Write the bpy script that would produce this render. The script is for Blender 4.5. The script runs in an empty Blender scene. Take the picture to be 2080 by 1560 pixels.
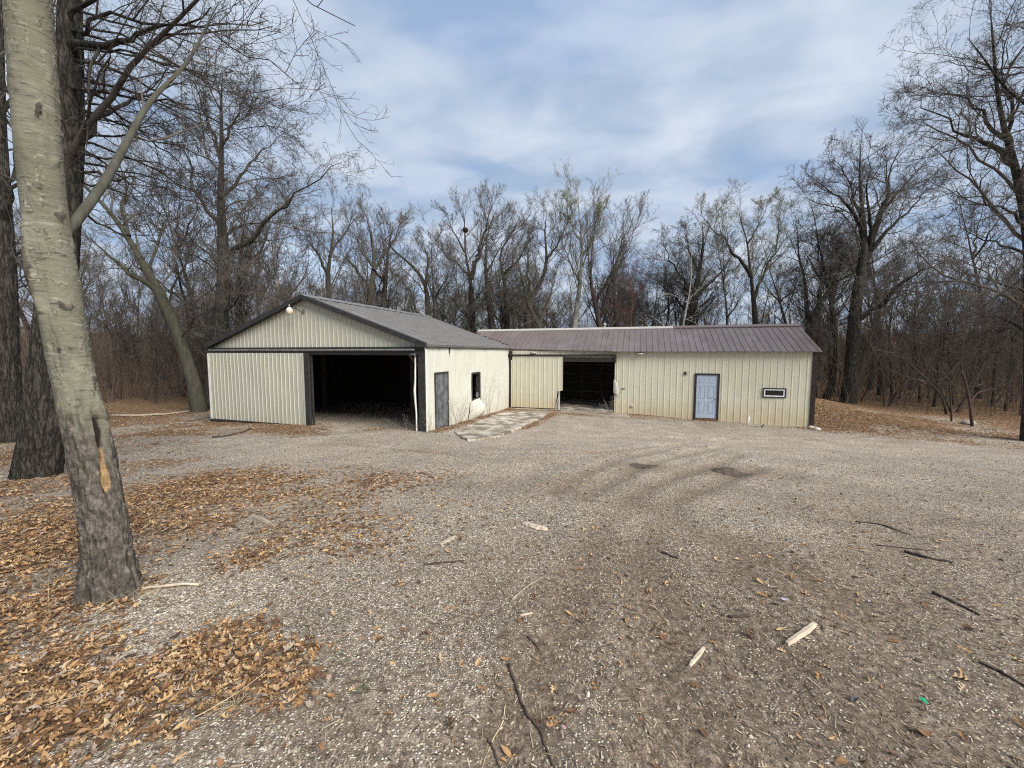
import bpy, bmesh, math, random
import numpy as np
from mathutils import Vector, Matrix

random.seed(7)
RNG = np.random.default_rng(7)
SC = bpy.context.scene
COL = SC.collection
PI = math.pi

# ------------------------------------------------------------------ camera model
FPX, PITCH, HC = 814.2, math.radians(4.53), 3.15
CP, SP = math.cos(PITCH), math.sin(PITCH)

def ray(px, py):
    X = (px - 1040) / FPX
    Y = -(py - 780) / FPX
    return np.array([X, CP + Y * SP, -SP + Y * CP])

def at(px, py, Y):
    d = ray(px, py)
    return np.array([0, 0, HC]) + d * (Y / d[1])

# ------------------------------------------------------------------ value noise
_perm = np.random.default_rng(3).random(65536)
def _h(i, j, k):
    n = (i * 73856093) ^ (j * 19349663) ^ (k * 83492791)
    return _perm[n & 65535]
def vnoise(x, y, z=0.0):
    x = np.asarray(x, float); y = np.asarray(y, float); z = np.asarray(z, float) + 0 * x
    i, j, k = np.floor(x).astype(np.int64), np.floor(y).astype(np.int64), np.floor(z).astype(np.int64)
    fx, fy, fz = x - i, y - j, z - k
    fx, fy, fz = [t * t * (3 - 2 * t) for t in (fx, fy, fz)]
    def L(a, b, t): return a + (b - a) * t
    c = L(L(L(_h(i, j, k), _h(i + 1, j, k), fx), L(_h(i, j + 1, k), _h(i + 1, j + 1, k), fx), fy),
          L(L(_h(i, j, k + 1), _h(i + 1, j, k + 1), fx), L(_h(i, j + 1, k + 1), _h(i + 1, j + 1, k + 1), fx), fy), fz)
    return c * 2 - 1
def fbm(x, y, z=0.0, o=4):
    s, a, f = 0, 0.5, 1.0
    for q in range(o):
        s = s + a * vnoise(np.asarray(x) * f + 17 * q, np.asarray(y) * f - 9 * q, np.asarray(z) * f + 5 * q)
        a *= 0.5; f *= 2
    return s

# ------------------------------------------------------------------ terrain function
CTRL = np.array([
    (0, 0, 1.5), (-3, 2.9, 1.30), (3, 2, 1.42), (-8, 6.5, 1.0), (0, -6, 1.95), (8, 0, 1.35), (-9, 0, 1.5), (15, 3, .95),
    (-3.09, 14.18, .32), (-5.6, 15, .28), (-8.2, 15.9, .26), (-12.98, 17.47, .14), (-.16, 22.99, -.02), (13.9, 18.54, -.33),
    (10.2, 19.7, -.27), (5.7, 21.1, -.07), (3, 22, 0.0), (16.9, 22, .60), (18.4, 22.6, .30), (19.8, 21, .02), (21.5, 16.5, -.25), (12, 10, .32),
    (18, 9, .15), (-15, 22, .0), (-12, 24, .1), (0, 35, .1), (20, 40, .3), (-30, 40, .2), (42, 30, 0), (-25, 15, .5), (-4, 20, .15), (-9, 25, .15),
    (0, 8, .92), (4, 14, .22), (-70, 70, 0), (70, 70, 0), (0, 120, 0), (-60, -20, 1.8), (60, -20, 1.2)])
def _rbf_fit():
    P = CTRL[:, :2]; n = len(P)
    d = np.sqrt(((P[:, None] - P[None]) ** 2).sum(-1) + 2.0)
    A = np.zeros((n + 3, n + 3)); A[:n, :n] = d + np.eye(n) * 0.0
    A[:n, n] = 1; A[:n, n + 1:] = P; A[n, :n] = 1; A[n + 1:, :n] = P.T
    return np.linalg.solve(A, np.concatenate([CTRL[:, 2], [0, 0, 0]]))
_W = _rbf_fit()
def G0(x, y):
    x = np.asarray(x, float); y = np.asarray(y, float)
    sh = x.shape; xf, yf = x.ravel(), y.ravel()
    n = len(CTRL); out = _W[n] + _W[n + 1] * xf + _W[n + 2] * yf
    for i in range(n):
        out = out + _W[i] * np.sqrt((xf - CTRL[i, 0]) ** 2 + (yf - CTRL[i, 1]) ** 2 + 2.0)
    far = np.clip((np.hypot(xf, yf) - 60) / 60, 0, 1)
    rr = np.clip((np.hypot(xf, yf) - 55) / 95, 0, 1); hill = 8 * rr * rr * (3 - 2 * rr) * np.clip((yf + 20) / 40, 0, 1)
    return (out * (1 - far) + hill).reshape(sh)
def gp0(px, py):
    d = ray(px, py); z = 0.3
    for _ in range(60):
        t = (z - HC) / d[2]; z = 0.5 * z + 0.5 * float(G0(d[0] * t, d[1] * t))
    return np.array([d[0] * t, d[1] * t])
RUTS = [[gp0(*q) for q in l] for l in (
    [(1290, 1020), (1380, 1065), (1480, 1105), (1600, 1160), (1760, 1260)],
    [(1130, 1000), (1180, 965), (1260, 930), (1380, 905)],
    [(1180, 1010), (1240, 975), (1330, 935), (1480, 905)],
    [(700, 900), (950, 925), (1200, 920), (1500, 890), (1800, 880)],
    [(1000, 1560), (1150, 1250), (1210, 1080), (1320, 985), (1500, 925)],
    [(1350, 1560), (1330, 1260), (1300, 1120), (1360, 1020), (1540, 950)])]
def polyd(x, y, pl):
    d = np.full(x.shape, 1e9)
    for a, b in zip(pl[:-1], pl[1:]):
        ab = b - a; t = np.clip(((x - a[0]) * ab[0] + (y - a[1]) * ab[1]) / (ab @ ab), 0, 1)
        d = np.minimum(d, np.hypot(x - a[0] - t * ab[0], y - a[1] - t * ab[1]))
    return d
def rutd(x, y):
    d = np.full(np.shape(x), 1e9)
    for r in RUTS: d = np.minimum(d, polyd(x, y, r))
    return d
def G(x, y):
    x = np.asarray(x, float); y = np.asarray(y, float)
    z = G0(x, y) + .035 * fbm(x * .55, y * .55, 2.0, 3) + .014 * fbm(x * 2.6, y * 2.6, 4.0, 3)
    d = rutd(x, y)
    near = np.clip((y - 3) / 4, 0.35, 1)
    z = z + near * (-.035 * np.exp(-(d / .16) ** 2) + .022 * np.exp(-((d - .3) / .13) ** 2))
    return z
def gz(x, y): return float(G(np.array([x]), np.array([y]))[0])
def gp(px, py):
    d = ray(px, py); z = 0.3
    for _ in range(40):
        t = (z - HC) / d[2]; z = 0.5 * z + 0.5 * gz(d[0] * t, d[1] * t)
    return np.array([d[0] * t, d[1] * t, z])

# ------------------------------------------------------------------ mesh + tagging helpers
def np_mesh(name, V, Q=None, T=None, smooth=False):
    me = bpy.data.meshes.new(name)
    V = np.asarray(V, np.float32).reshape(-1, 3)
    nq = 0 if Q is None else len(Q); nt = 0 if T is None else len(T)
    me.vertices.add(len(V)); me.vertices.foreach_set('co', V.ravel())
    lp = []
    if nq: lp.append(np.asarray(Q, np.int32).ravel())
    if nt: lp.append(np.asarray(T, np.int32).ravel())
    lp = np.concatenate(lp)
    me.loops.add(len(lp)); me.loops.foreach_set('vertex_index', lp)
    st = np.concatenate([np.arange(nq) * 4, nq * 4 + np.arange(nt) * 3]).astype(np.int32)
    me.polygons.add(nq + nt); me.polygons.foreach_set('loop_start', st)
    me.polygons.foreach_set('use_smooth', np.full(nq + nt, smooth, bool))
    me.update(calc_edges=True)
    return me
def link(name, me, mat, parent=None):
    o = bpy.data.objects.new(name, me); COL.objects.link(o)
    if mat is not None and not len(me.materials): me.materials.append(mat)
    if parent is not None: o.parent = parent
    return o
def tag(o, label=None, cat=None, group=None, kind=None):
    if label: o['label'] = label
    if cat: o['category'] = cat
    if group: o['group'] = group
    if kind: o['kind'] = kind
    return o
def empty(name, loc=(0, 0, 0), rz=0.0):
    o = bpy.data.objects.new(name, None); COL.objects.link(o)
    o.location = loc; o.rotation_euler = (0, 0, rz); o.empty_display_size = .3
    return o

class MB:
    def __init__(s): s.v = []; s.f = []
    def add(s, vs, fs):
        n = len(s.v); s.v += [tuple(map(float, p)) for p in vs]; s.f += [tuple(i + n for i in f) for f in fs]
    def box(s, x0, x1, y0, y1, z0, z1):
        s.add([(x0, y0, z0), (x1, y0, z0), (x1, y1, z0), (x0, y1, z0), (x0, y0, z1), (x1, y0, z1), (x1, y1, z1), (x0, y1, z1)],
              [(0, 3, 2, 1), (4, 5, 6, 7), (0, 1, 5, 4), (1, 2, 6, 5), (2, 3, 7, 6), (3, 0, 4, 7)])
    def hexa(s, p):   # 8 points: bottom ring 0-3, top ring 4-7
        s.add(p, [(0, 3, 2, 1), (4, 5, 6, 7), (0, 1, 5, 4), (1, 2, 6, 5), (2, 3, 7, 6), (3, 0, 4, 7)])
    def bar(s, a, b, w, h, up=(0, 0, 1)):
        a, b = Vector(a), Vector(b); t = (b - a).normalized(); u = Vector(up)
        sd = t.cross(u)
        if sd.length < 1e-4: sd = t.cross(Vector((1, 0, 0)))
        sd.normalize(); u = sd.cross(t)
        c = lambda p: [p - sd * w / 2 - u * h / 2, p + sd * w / 2 - u * h / 2, p + sd * w / 2 + u * h / 2, p - sd * w / 2 + u * h / 2]
        s.hexa([tuple(q) for q in c(a)] + [tuple(q) for q in c(b)])
    def tube(s, pts, rads, n=8, cap=True):
        pts = [Vector(p) for p in pts]; base = len(s.v)
        if not hasattr(rads, '__len__'): rads = [rads] * len(pts)
        t0 = (pts[1] - pts[0]).normalized(); ref = t0.orthogonal().normalized()
        for i, p in enumerate(pts):
            t = (pts[min(i + 1, len(pts) - 1)] - pts[max(i - 1, 0)]).normalized()
            ref = (ref - t * ref.dot(t)).normalized(); b = t.cross(ref)
            for k in range(n):
                a = 2 * PI * k / n; s.v.append(tuple(p + (ref * math.cos(a) + b * math.sin(a)) * rads[i]))
        for i in range(len(pts) - 1):
            for k in range(n):
                a, b2 = base + i * n + k, base + i * n + (k + 1) % n
                s.f.append((a, b2, b2 + n, a + n))
        if cap:
            s.f.append(tuple(base + k for k in reversed(range(n)))); s.f.append(tuple(base + (len(pts) - 1) * n + k for k in range(n)))
    def lathe(s, prof, c=(0, 0, 0), n=20):
        base = len(s.v)
        for r, z in prof:
            for k in range(n):
                a = 2 * PI * k / n; s.v.append((c[0] + r * math.cos(a), c[1] + r * math.sin(a), c[2] + z))
        for i in range(len(prof) - 1):
            for k in range(n):
                a, b = base + i * n + k, base + i * n + (k + 1) % n
                s.f.append((a, b, b + n, a + n))
        s.f.append(tuple(base + k for k in reversed(range(n)))); s.f.append(tuple(base + (len(prof) - 1) * n + k for k in range(n)))
    def build(s, name, mat, parent=None, smooth=False, bevel=0):
        me = bpy.data.meshes.new(name); me.from_pydata(s.v, [], s.f); me.update()
        bm = bmesh.new(); bm.from_mesh(me); bmesh.ops.recalc_face_normals(bm, faces=bm.faces); bm.to_mesh(me); bm.free()
        if smooth: me.polygons.foreach_set('use_smooth', [True] * len(me.polygons))
        o = link(name, me, mat, parent)
        if bevel:
            m = o.modifiers.new('bevel', 'BEVEL'); m.width = bevel; m.segments = 2; m.limit_method = 'ANGLE'
        return o

# ------------------------------------------------------------------ material helpers
class NT:
    def __init__(s, name):
        s.m = bpy.data.materials.new(name); s.m.use_nodes = True; s.t = s.m.node_tree
        s.b = s.t.nodes['Principled BSDF']; s.b.inputs['Roughness'].default_value = .85
        s.b.inputs['Specular IOR Level'].default_value = .25
    def n(s, typ, **kw):
        nd = s.t.nodes.new(typ)
        for k, v in kw.items(): setattr(nd, k, v)
        return nd
    def l(s, a, b): s.t.links.new(a, b)
    def coord(s, kind='Object', scale=(1, 1, 1)):
        tc = s.n('ShaderNodeTexCoord'); mp = s.n('ShaderNodeMapping'); mp.inputs['Scale'].default_value = scale
        s.l(tc.outputs[kind], mp.inputs['Vector']); return mp.outputs['Vector']
    def noise(s, vec, scale, detail=4, rough=.55, out='Fac', dist=0.0):
        nd = s.n('ShaderNodeTexNoise'); nd.inputs['Scale'].default_value = scale; nd.inputs['Detail'].default_value = detail
        nd.inputs['Roughness'].default_value = rough; nd.inputs['Distortion'].default_value = dist
        if vec is not None: s.l(vec, nd.inputs['Vector'])
        return nd.outputs[out]
    def voro(s, vec, scale, out='Distance', feat='F1', rnd=1.0):
        nd = s.n('ShaderNodeTexVoronoi', feature=feat); nd.inputs['Scale'].default_value = scale; nd.inputs['Randomness'].default_value = rnd
        s.l(vec, nd.inputs['Vector']); return nd.outputs[out]
    def ramp(s, fac, stops, interp='LINEAR'):
        r = s.n('ShaderNodeValToRGB'); e = r.color_ramp.elements; r.color_ramp.interpolation = interp
        while len(e) < len(stops): e.new(.5)
        for q, (p, c) in zip(e, stops):
            q.position = p; q.color = (c, c, c, 1) if not hasattr(c, '__len__') else (*c, 1)
        s.l(fac, r.inputs['Fac']); return r.outputs['Color']
    def mix(s, fac, a, b, mode='MIX'):
        m = s.n('ShaderNodeMix', data_type='RGBA', blend_type=mode)
        for sock, val in ((m.inputs[0], fac), (m.inputs[6], a), (m.inputs[7], b)):
            if hasattr(val, 'is_linked') or hasattr(val, 'links'): s.l(val, sock)
            elif hasattr(val, '__len__'): sock.default_value = (*val, 1)
            else: sock.default_value = val
        return m.outputs[2]
    def math(s, op, a, b=0.0, clamp=False):
        m = s.n('ShaderNodeMath', operation=op, use_clamp=clamp)
        for sock, val in ((m.inputs[0], a), (m.inputs[1], b)):
            if hasattr(val, 'links'): s.l(val, sock)
            else: sock.default_value = val
        return m.outputs[0]
    def attr(s, name):
        a = s.n('ShaderNodeAttribute', attribute_name=name); return a.outputs['Fac']
    def xyz(s, vec):
        x = s.n('ShaderNodeSeparateXYZ'); s.l(vec, x.inputs[0]); return x.outputs
    def island(s): return s.n('ShaderNodeNewGeometry').outputs['Random Per Island']
    def bump(s, h, strength=.5, dist=.02):
        b = s.n('ShaderNodeBump'); b.inputs['Strength'].default_value = strength; b.inputs['Distance'].default_value = dist
        s.l(h, b.inputs['Height']); s.l(b.outputs['Normal'], s.b.inputs['Normal'])
    def col(s, c):
        if hasattr(c, 'links'): s.l(c, s.b.inputs['Base Color'])
        else: s.b.inputs['Base Color'].default_value = (*c, 1)
    def rough(s, v):
        if hasattr(v, 'links'): s.l(v, s.b.inputs['Roughness'])
        else: s.b.inputs['Roughness'].default_value = v

def simple(name, c, rough=.8, metal=0.0, var=.25, scale=6, stretch=(1, 1, 1), bump=0.0):
    k = NT(name); v = k.coord('Object', stretch); nz = k.noise(v, scale, 5)
    lo = [max(0, q * (1 - var)) for q in c]; hi = [min(1, q * (1 + var)) for q in c]
    k.col(k.ramp(nz, [(.3, lo), (.7, hi)])); k.rough(rough); k.b.inputs['Metallic'].default_value = metal
    if bump: k.bump(k.noise(v, scale * 5, 4), .4, bump)
    return k.m

def painted_metal(name, base, dirt, dirt_amt=.5, rough=.45, streak=.12, low=1.2):
    k = NT(name); v = k.coord('Object'); vs = k.coord('Object', (5, 5, .35))
    st = k.noise(vs, 1.6, 6, .6); big = k.noise(v, .55, 4)
    c = k.mix(k.math('MULTIPLY', k.ramp(st, [(.42, 0), (.75, 1)]), streak * 3), base, [q * .72 for q in base])
    c = k.mix(k.math('MULTIPLY', k.ramp(big, [(.35, 0), (.7, 1)]), .5), c, [base[0] * .9, base[1] * .9, base[2] * .82])
    # rain-splashed soil climbing the foot of the sheets
    z = k.xyz(v)[2]
    h = k.math('ADD', z, k.math('MULTIPLY', k.noise(v, 2.4, 5), -.9))
    foot = k.ramp(k.math('MULTIPLY', k.math('SUBTRACT', low, h), .55, True), [(.45, 0), (.95, 1)])
    c = k.mix(k.math('MULTIPLY', foot, dirt_amt), c, dirt)
    sp = k.ramp(k.noise(v, 16, 6, .7), [(.62, 0), (.74, 1)])
    c = k.mix(k.math('MULTIPLY', sp, .35), c, [q * .5 for q in base])
    k.col(c); k.rough(k.ramp(st, [(.3, rough), (.8, rough + .25)])); k.bump(k.noise(v, 3.0, 3), .25, .012)
    k.b.inputs['Specular IOR Level'].default_value = .3
    return k.m

# ------------------------------------------------------------------ ground cover masks (where leaves, bare soil and clean stone lie)
LEAF_SPOTS = [(gp0(px, py), r, w) for px, py, r, w in (
    (60, 1100, 1.2, 1.15), (20, 1230, .6, 1), (90, 1180, .45, 1), (60, 990, .9, 1.1), (20, 1000, 1.0, 1), (30, 1390, .35, 1), (150, 1420, .25, 1), (260, 1420, .25, 1), (430, 1330, .27, 1.2), (330, 1390, .24, 1.2), (520, 1370, .25, 1), (590, 1400, .15, .7), (120, 1330, .25, .9), (10, 1300, .4, 1.1), (60, 1190, .5, 1.2), (130, 1110, .45, 1.1), (60, 1500, .28, .9), (200, 1500, .2, .7), (330, 1480, .16, .8),
    (600, 1340, .12, .6), (275, 1190, .16, 1), (165, 1222, .13, 1.2), (228, 1228, .10, 1.0), (180, 1050, .6, 1), (320, 1010, 1.3, 1.1), (440, 985, 1.2, 1.1), (600, 980, 1.2, .75), (800, 980, 1.0, .65), (690, 1050, .9, .6), (380, 1060, .7, .8), (850, 1040, .6, .5), (740, 1100, .5, .5),
    (500, 1130, .35, .5), (790, 1085, .35, .55), (330, 880, 2.2, .9), (250, 855, 2.5, 1), (420, 862, 1.6, 1.0), (540, 872, 1.3, 1.0), (610, 880, 1.0, .9), (760, 872, .9, .6), (40, 925, 2.5, 1),
    (1700, 838, 1.6, .9), (1780, 850, 1.4, .6), (1670, 828, 1.2, 1), (1000, 855, .6, .5), (1080, 850, .3, .8), (1180, 842, .5, .5), (300, 940, .9, .6), (900, 1040, .8, .35))]
SLAB_PX = [(950, 896), (1010, 889), (1062, 868), (1110, 843), (1046, 837), (1010, 842), (960, 862), (922, 878)]
SLAB = [gp0(*q) for q in SLAB_PX]
LEAF_LINES = [([gp0(*q) for q in l], r, w) for l, r, w in (
    ([(884, 876), (945, 858), (1000, 842), (1036, 829)], .42, 1.1), ([(1036, 832), (1130, 834)], .35, 1.0), ([(1060, 870), (1108, 848), (1125, 840)], .34, 1.15), ([(1130, 838), (1240, 848)], .25, .8),
    ([(1245, 848), (1400, 858), (1640, 869)], .12, .5), ([(430, 855), (630, 868)], .7, 1.0), ([(1660, 868), (1800, 884), (1950, 898), (2100, 912)], .8, .62), ([(1690, 850), (1800, 862), (1900, 872), (2090, 890)], 1.4, 1.0), ([(1690, 838), (1800, 850), (1900, 858)], 1.5, 1.0))]
SOIL_SPOTS = [(gp0(px, py), r, w) for px, py, r, w in (
    (1310, 948, .45, 1.2), (1485, 957, .55, 1.3), (1150, 990, .7, .4), (1050, 1200, .6, .5), (1500, 1300, .6, .55), (1800, 1450, .6, .55), (1500, 1500, .4, .5),
    (1050, 1420, .35, .3), (700, 1450, .3, .4), (1900, 1250, .8, .4), (600, 1190, .3, .35), (1560, 1180, .45, .7), (900, 1160, .4, .3))]
STONE_SPOTS = [(gp0(px, py), r, w) for px, py, r, w in (
    (300, 1260, .55, 1), (200, 1300, .35, 1), (480, 1180, .4, .7), (1400, 910, 4, .6), (1000, 930, 2.5, .5), (1800, 920, 4, .6), (1560, 1060, .7, .6), (1250, 1040, .8, .4), (700, 920, 2.5, .5))]
def spots(x, y, S):
    out = np.zeros(np.shape(x))
    for c, r, w in S: out = np.maximum(out, w * np.exp(-((x - c[0]) ** 2 + (y - c[1]) ** 2) / (r * r) * .95)) + .12 * w * np.exp(-((x - c[0]) ** 2 + (y - c[1]) ** 2) / (r * r) * 1.3)
    return out
def leaf_mask(x, y):
    m = spots(x, y, LEAF_SPOTS)
    for pl, r, w in LEAF_LINES: m = m + w * np.exp(-(polyd(x, y, pl) / r) ** 2)
    woods = np.clip((y - 23.5 - np.where(x > 6, -4.5 + 0 * x, 0) + np.where(x < -10, 1.5, 0)) / 2.0, 0, 1)
    woods = np.maximum(woods, np.clip((-x - 11 - .15 * y) / 3, 0, 1)); woods = np.maximum(woods, np.clip((x - 20.5) / 2.5, 0, 1) * np.clip((y - 12) / 3, 0, 1))
    n = fbm(x * 1.3, y * 1.3, 9.0, 4)
    m = np.maximum(m * (.84 + 1.0 * n), woods * 1.0 + .35 * n * woods)
    return np.clip(m, 0, 1.3)
def soil_mask(x, y):
    m = spots(x, y, SOIL_SPOTS) + .85 * np.exp(-(rutd(x, y) / .2) ** 2)
    m = m + .42 * np.clip((5.8 - y) / 3, 0, 1) * np.clip((x + .7) / 1.2, 0, 1) - .25 * np.clip((y - 8) / 5, 0, 1)
    return np.clip(m + .45 * fbm(x * .8, y * .8, 21.0, 3), 0, 1.2)
def stone_mask(x, y):
    return np.clip(spots(x, y, STONE_SPOTS) * .8 + .22 + .55 * np.clip((y - 5) / 7, 0, 1) + .55 * fbm(x * .5, y * .5, 31.0, 3), 0, 1.25)

def make_ground():
    def axis(lo, hi, st, far):
        a = list(np.arange(lo, hi + 1e-6, st)); s = st
        x = hi
        while x < far: s *= 1.22; x += s; a.append(x)
        x, s = lo, st
        while x > -far: s *= 1.22; x -= s; a.insert(0, x)
        return np.array(a)
    xs, ys = axis(-15, 17, .115, 420), axis(.2, 24, .115, 420)
    X, Y = np.meshgrid(xs, ys); Z = G(X, Y)
    nx, ny = len(xs), len(ys); i = np.arange(nx * ny).reshape(ny, nx)
    Q = np.stack([i[:-1, :-1], i[:-1, 1:], i[1:, 1:], i[1:, :-1]], -1).reshape(-1, 4)
    me = np_mesh('ground', np.stack([X, Y, Z], -1).reshape(-1, 3), Q, smooth=True)
    for nm, fn in (('leaf', leaf_mask), ('soil', soil_mask), ('stone', stone_mask)):
        a = me.attributes.new(nm, 'FLOAT', 'POINT'); a.data.foreach_set('value', fn(X, Y).ravel().astype(np.float32))
    k = NT('gravel_soil'); v = k.coord('Object')
    soil = k.ramp(k.noise(v, 22, 8, .7), [(.3, (.07, .054, .041)), (.5, (.175, .142, .11)), (.68, (.33, .28, .225))])
    vd = k.voro(v, 72, 'Distance'); vc = k.xyz(k.voro(v, 72, 'Color'))
    vd2 = k.voro(v, 31, 'Distance'); vc2 = k.xyz(k.voro(v, 31, 'Color'))
    st1 = k.ramp(vc[0], [(0, (.18, .155, .125)), (.3, (.40, .35, .285)), (.7, (.61, .55, .465)), (1, (.76, .70, .605))])
    st2 = k.ramp(vc2[0], [(0, (.20, .17, .137)), (.5, (.51, .455, .38)), (1, (.74, .68, .585))])
    stone = k.attr('stone'); sm = k.attr('soil'); lf = k.attr('leaf')
    patch = k.noise(v, 2.3, 6, .62)
    dens = k.math('ADD', k.math('MULTIPLY', stone, .50), k.math('SUBTRACT', k.math('MULTIPLY', patch, 1.1), k.math('MULTIPLY', sm, .55)))
    on1 = k.math('MULTIPLY', k.ramp(vd, [(.40, 1), (.52, 0)]), k.math('GREATER_THAN', k.math('ADD', dens, .05), vc[1]))
    on2 = k.math('MULTIPLY', k.ramp(vd2, [(.34, 1), (.44, 0)]), k.math('GREATER_THAN', k.math('SUBTRACT', dens, .42), vc2[1]))
    c = k.mix(on1, soil, st1); c = k.mix(on2, c, st2)
    # straw and bark shreds: thin, stretched cells
    vs = k.coord('Object', (1, .22, 1)); sh = k.voro(vs, 150, 'Color'); shx = k.xyz(sh)
    c = k.mix(k.math('MULTIPLY', k.math('GREATER_THAN', shx[1], .92), .7), c, k.ramp(shx[0], [(0, (.10, .07, .05)), (1, (.55, .47, .36))]))
    grit = k.xyz(k.voro(v, 190, 'Color')); c = k.mix(.8, c, k.mix(1.0, c, k.ramp(grit[0], [(0, .45), (.5, 1.0), (1, 1.55)]), 'MULTIPLY'))
    # mid scale tone changes of the lot
    tone = k.noise(v, .9, 6, .65)
    c = k.mix(.55, c, k.mix(1.0, c, k.ramp(tone, [(.3, (.58, .55, .51)), (.7, (1.28, 1.24, 1.2))]), 'MULTIPLY'))
    c = k.mix(k.math('MULTIPLY', stone, .8, True), c, k.mix(1.0, c, (1.16, 1.16, 1.17), 'MULTIPLY')); c = k.mix(k.math('MULTIPLY', sm, .8, True), c, k.mix(1.0, c, (.84, .80, .76), 'MULTIPLY'))
    # leaf litter
    lc = k.voro(v, 17, 'Color'); lcx = k.xyz(lc); lv = k.voro(v, 17, 'Distance')
    leaf = k.ramp(lcx[0], [(0, (.085, .05, .03)), (.3, (.21, .115, .055)), (.6, (.36, .20, .09)), (.85, (.47, .30, .15)), (1, (.40, .34, .28))])
    leaf = k.mix(k.ramp(lv, [(.3, 0), (.6, .75)]), leaf, (.09, .06, .042))
    onl = k.math('GREATER_THAN', k.math('ADD', lf, k.math('MULTIPLY', k.math('SUBTRACT', k.noise(v, 7, 4), .5), .5)), k.math('ADD', .12, k.math('MULTIPLY', lcx[1], .75)))
    c = k.mix(onl, c, leaf)
    k.col(c); k.rough(.95); k.b.inputs['Specular IOR Level'].default_value = .15
    h = k.math('SUBTRACT', k.math('ADD', k.math('MULTIPLY', on1, k.math('SUBTRACT', .6, vd)), k.math('MULTIPLY', on2, k.math('SUBTRACT', .9, vd2))), k.math('MULTIPLY', k.noise(v, 30, 5), -.5))
    k.bump(h, .75, .022)
    o = link('ground', me, k.m); tag(o, kind='structure')
make_ground()

# ------------------------------------------------------------------ concrete path in front of the long building
def poly_slab(name, pts, th, mat, rise):
    n = len(pts); V = []
    for x, y in pts: V.append((x, y, float(G0(x, y)) + rise))
    for x, y in pts: V.append((x, y, float(G0(x, y)) + rise - th))
    m = MB(); m.add(V, [tuple(range(n)), tuple(reversed(range(n, 2 * n)))] + [(i, i + n, (i + 1) % n + n, (i + 1) % n) for i in range(n)])
    return m.build(name, mat)
def jag(pts, step, amp):
    out = []
    for a, b in zip(pts, pts[1:] + pts[:1]):
        n = max(1, int(np.linalg.norm(b - a) / step))
        for i in range(n):
            p = a + (b - a) * i / n; out.append(p + RNG.normal(0, amp, 2))
    return out
k = NT('worn_concrete'); v = k.coord('Object')
cc = k.ramp(k.noise(v, 1.6, 8, .65), [(.41, (.16, .13, .098)), (.48, (.26, .22, .17)), (.54, (.44, .395, .33)), (.66, (.56, .52, .45))])
cc = k.mix(k.ramp(k.noise(v, 14, 6, .7), [(.53, 0), (.62, .85)]), cc, (.17, .13, .095))
k.col(cc); k.bump(k.noise(v, 25, 5), .4, .01); M_CONC = k.m
path = poly_slab('concrete_path', jag(SLAB, .22, .035), .2, M_CONC, .045)
tag(path, kind='structure')

# ------------------------------------------------------------------ building materials
M_GABLE = painted_metal('sage_cream_siding', (.495, .49, .405), (.36, .30, .21), .35)
M_SIDE = painted_metal('weathered_white_siding', (.56, .56, .495), (.46, .39, .28), .5, streak=.24)
M_LONG = painted_metal('yellow_cream_siding', (.60, .575, .45), (.52, .43, .28), .85, low=1.25, streak=.2)
M_INNER = simple('interior_shade_dark', (.055, .048, .04), .9, 0, .4)  # dark tone paints the interior shade, not a known wall finish
M_DARK = simple('charcoal_trim', (.035, .034, .033), .55, 0, .3)
M_BROWN = simple('dark_brown_trim', (.032, .022, .019), .5, 0, .3)
M_GALV = simple('galvanised_steel', (.26, .26, .25), .5, .6, .3)
M_PALE = simple('pale_door_edge', (.62, .62, .58), .6, 0, .15)
M_WOOD = simple('old_timber', (.13, .085, .05), .9, 0, .4, 4, (1, 1, .2), .006)
M_WHITE = simple('white_paint', (.78, .78, .76), .5, 0, .08)
M_CREAMP = simple('cream_plastic', (.50, .44, .30), .5, 0, .1)
k = NT('grey_steel_door'); v = k.coord('Object')
dc = k.ramp(k.noise(v, 3.2, 7, .65), [(.3, (.05, .052, .056)), (.5, (.095, .098, .105)), (.72, (.20, .205, .215))])
dc = k.mix(k.ramp(k.noise(v, 9, 6, .7), [(.62, 0), (.72, .8)]), dc, (.32, .31, .29))
k.col(dc); k.rough(.6); k.bump(k.noise(v, 4, 3), .4, .02); M_GREYDOOR = k.m
M_BLUEDOOR = simple('pale_blue_grey_door_paint', (.40, .46, .545), .45, 0, .08, 2.5)
k = NT('window_glass'); k.col((.012, .013, .014)); k.rough(.12); k.b.inputs['Specular IOR Level'].default_value = .5; M_GLASS = k.m
k = NT('grey_roof_metal'); v = k.coord('Object'); vs = k.coord('Object', (3, .4, 1))
k.col(k.ramp(k.noise(vs, 2, 6, .6), [(.3, (.15, .147, .14)), (.7, (.225, .218, .207))])); k.rough(.5); k.b.inputs['Metallic'].default_value = .25
k.bump(k.noise(v, 2, 3), .3, .02); M_ROOFG = k.m
M_ROOFG_RIB = simple('pale_roof_rib', (.24, .235, .225), .5, .2, .2)
k = NT('maroon_roof_metal'); v = k.coord('Object'); vs = k.coord('Object', (2.2, .5, 1))
rc = k.ramp(k.noise(vs, 1.3, 6, .6), [(.3, (.145, .116, .108)), (.7, (.20, .163, .152))])
rc = k.mix(k.ramp(k.noise(v, .7, 4), [(.5, 0), (.72, .6)]), rc, (.24, .205, .20))
k.col(rc); k.rough(.38); k.b.inputs['Metallic'].default_value = .15; k.b.inputs['Specular IOR Level'].default_value = .5
k.bump(k.noise(v, 1.6, 3), .3, .02); M_ROOFM = k.m
M_CAPW = simple('chalky_white_ridge_cap', (.42, .40, .36), .6, 0, .15)
M_CAPB = simple('brown_ridge_cap', (.17, .135, .13), .45, .1, .15)

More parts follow.
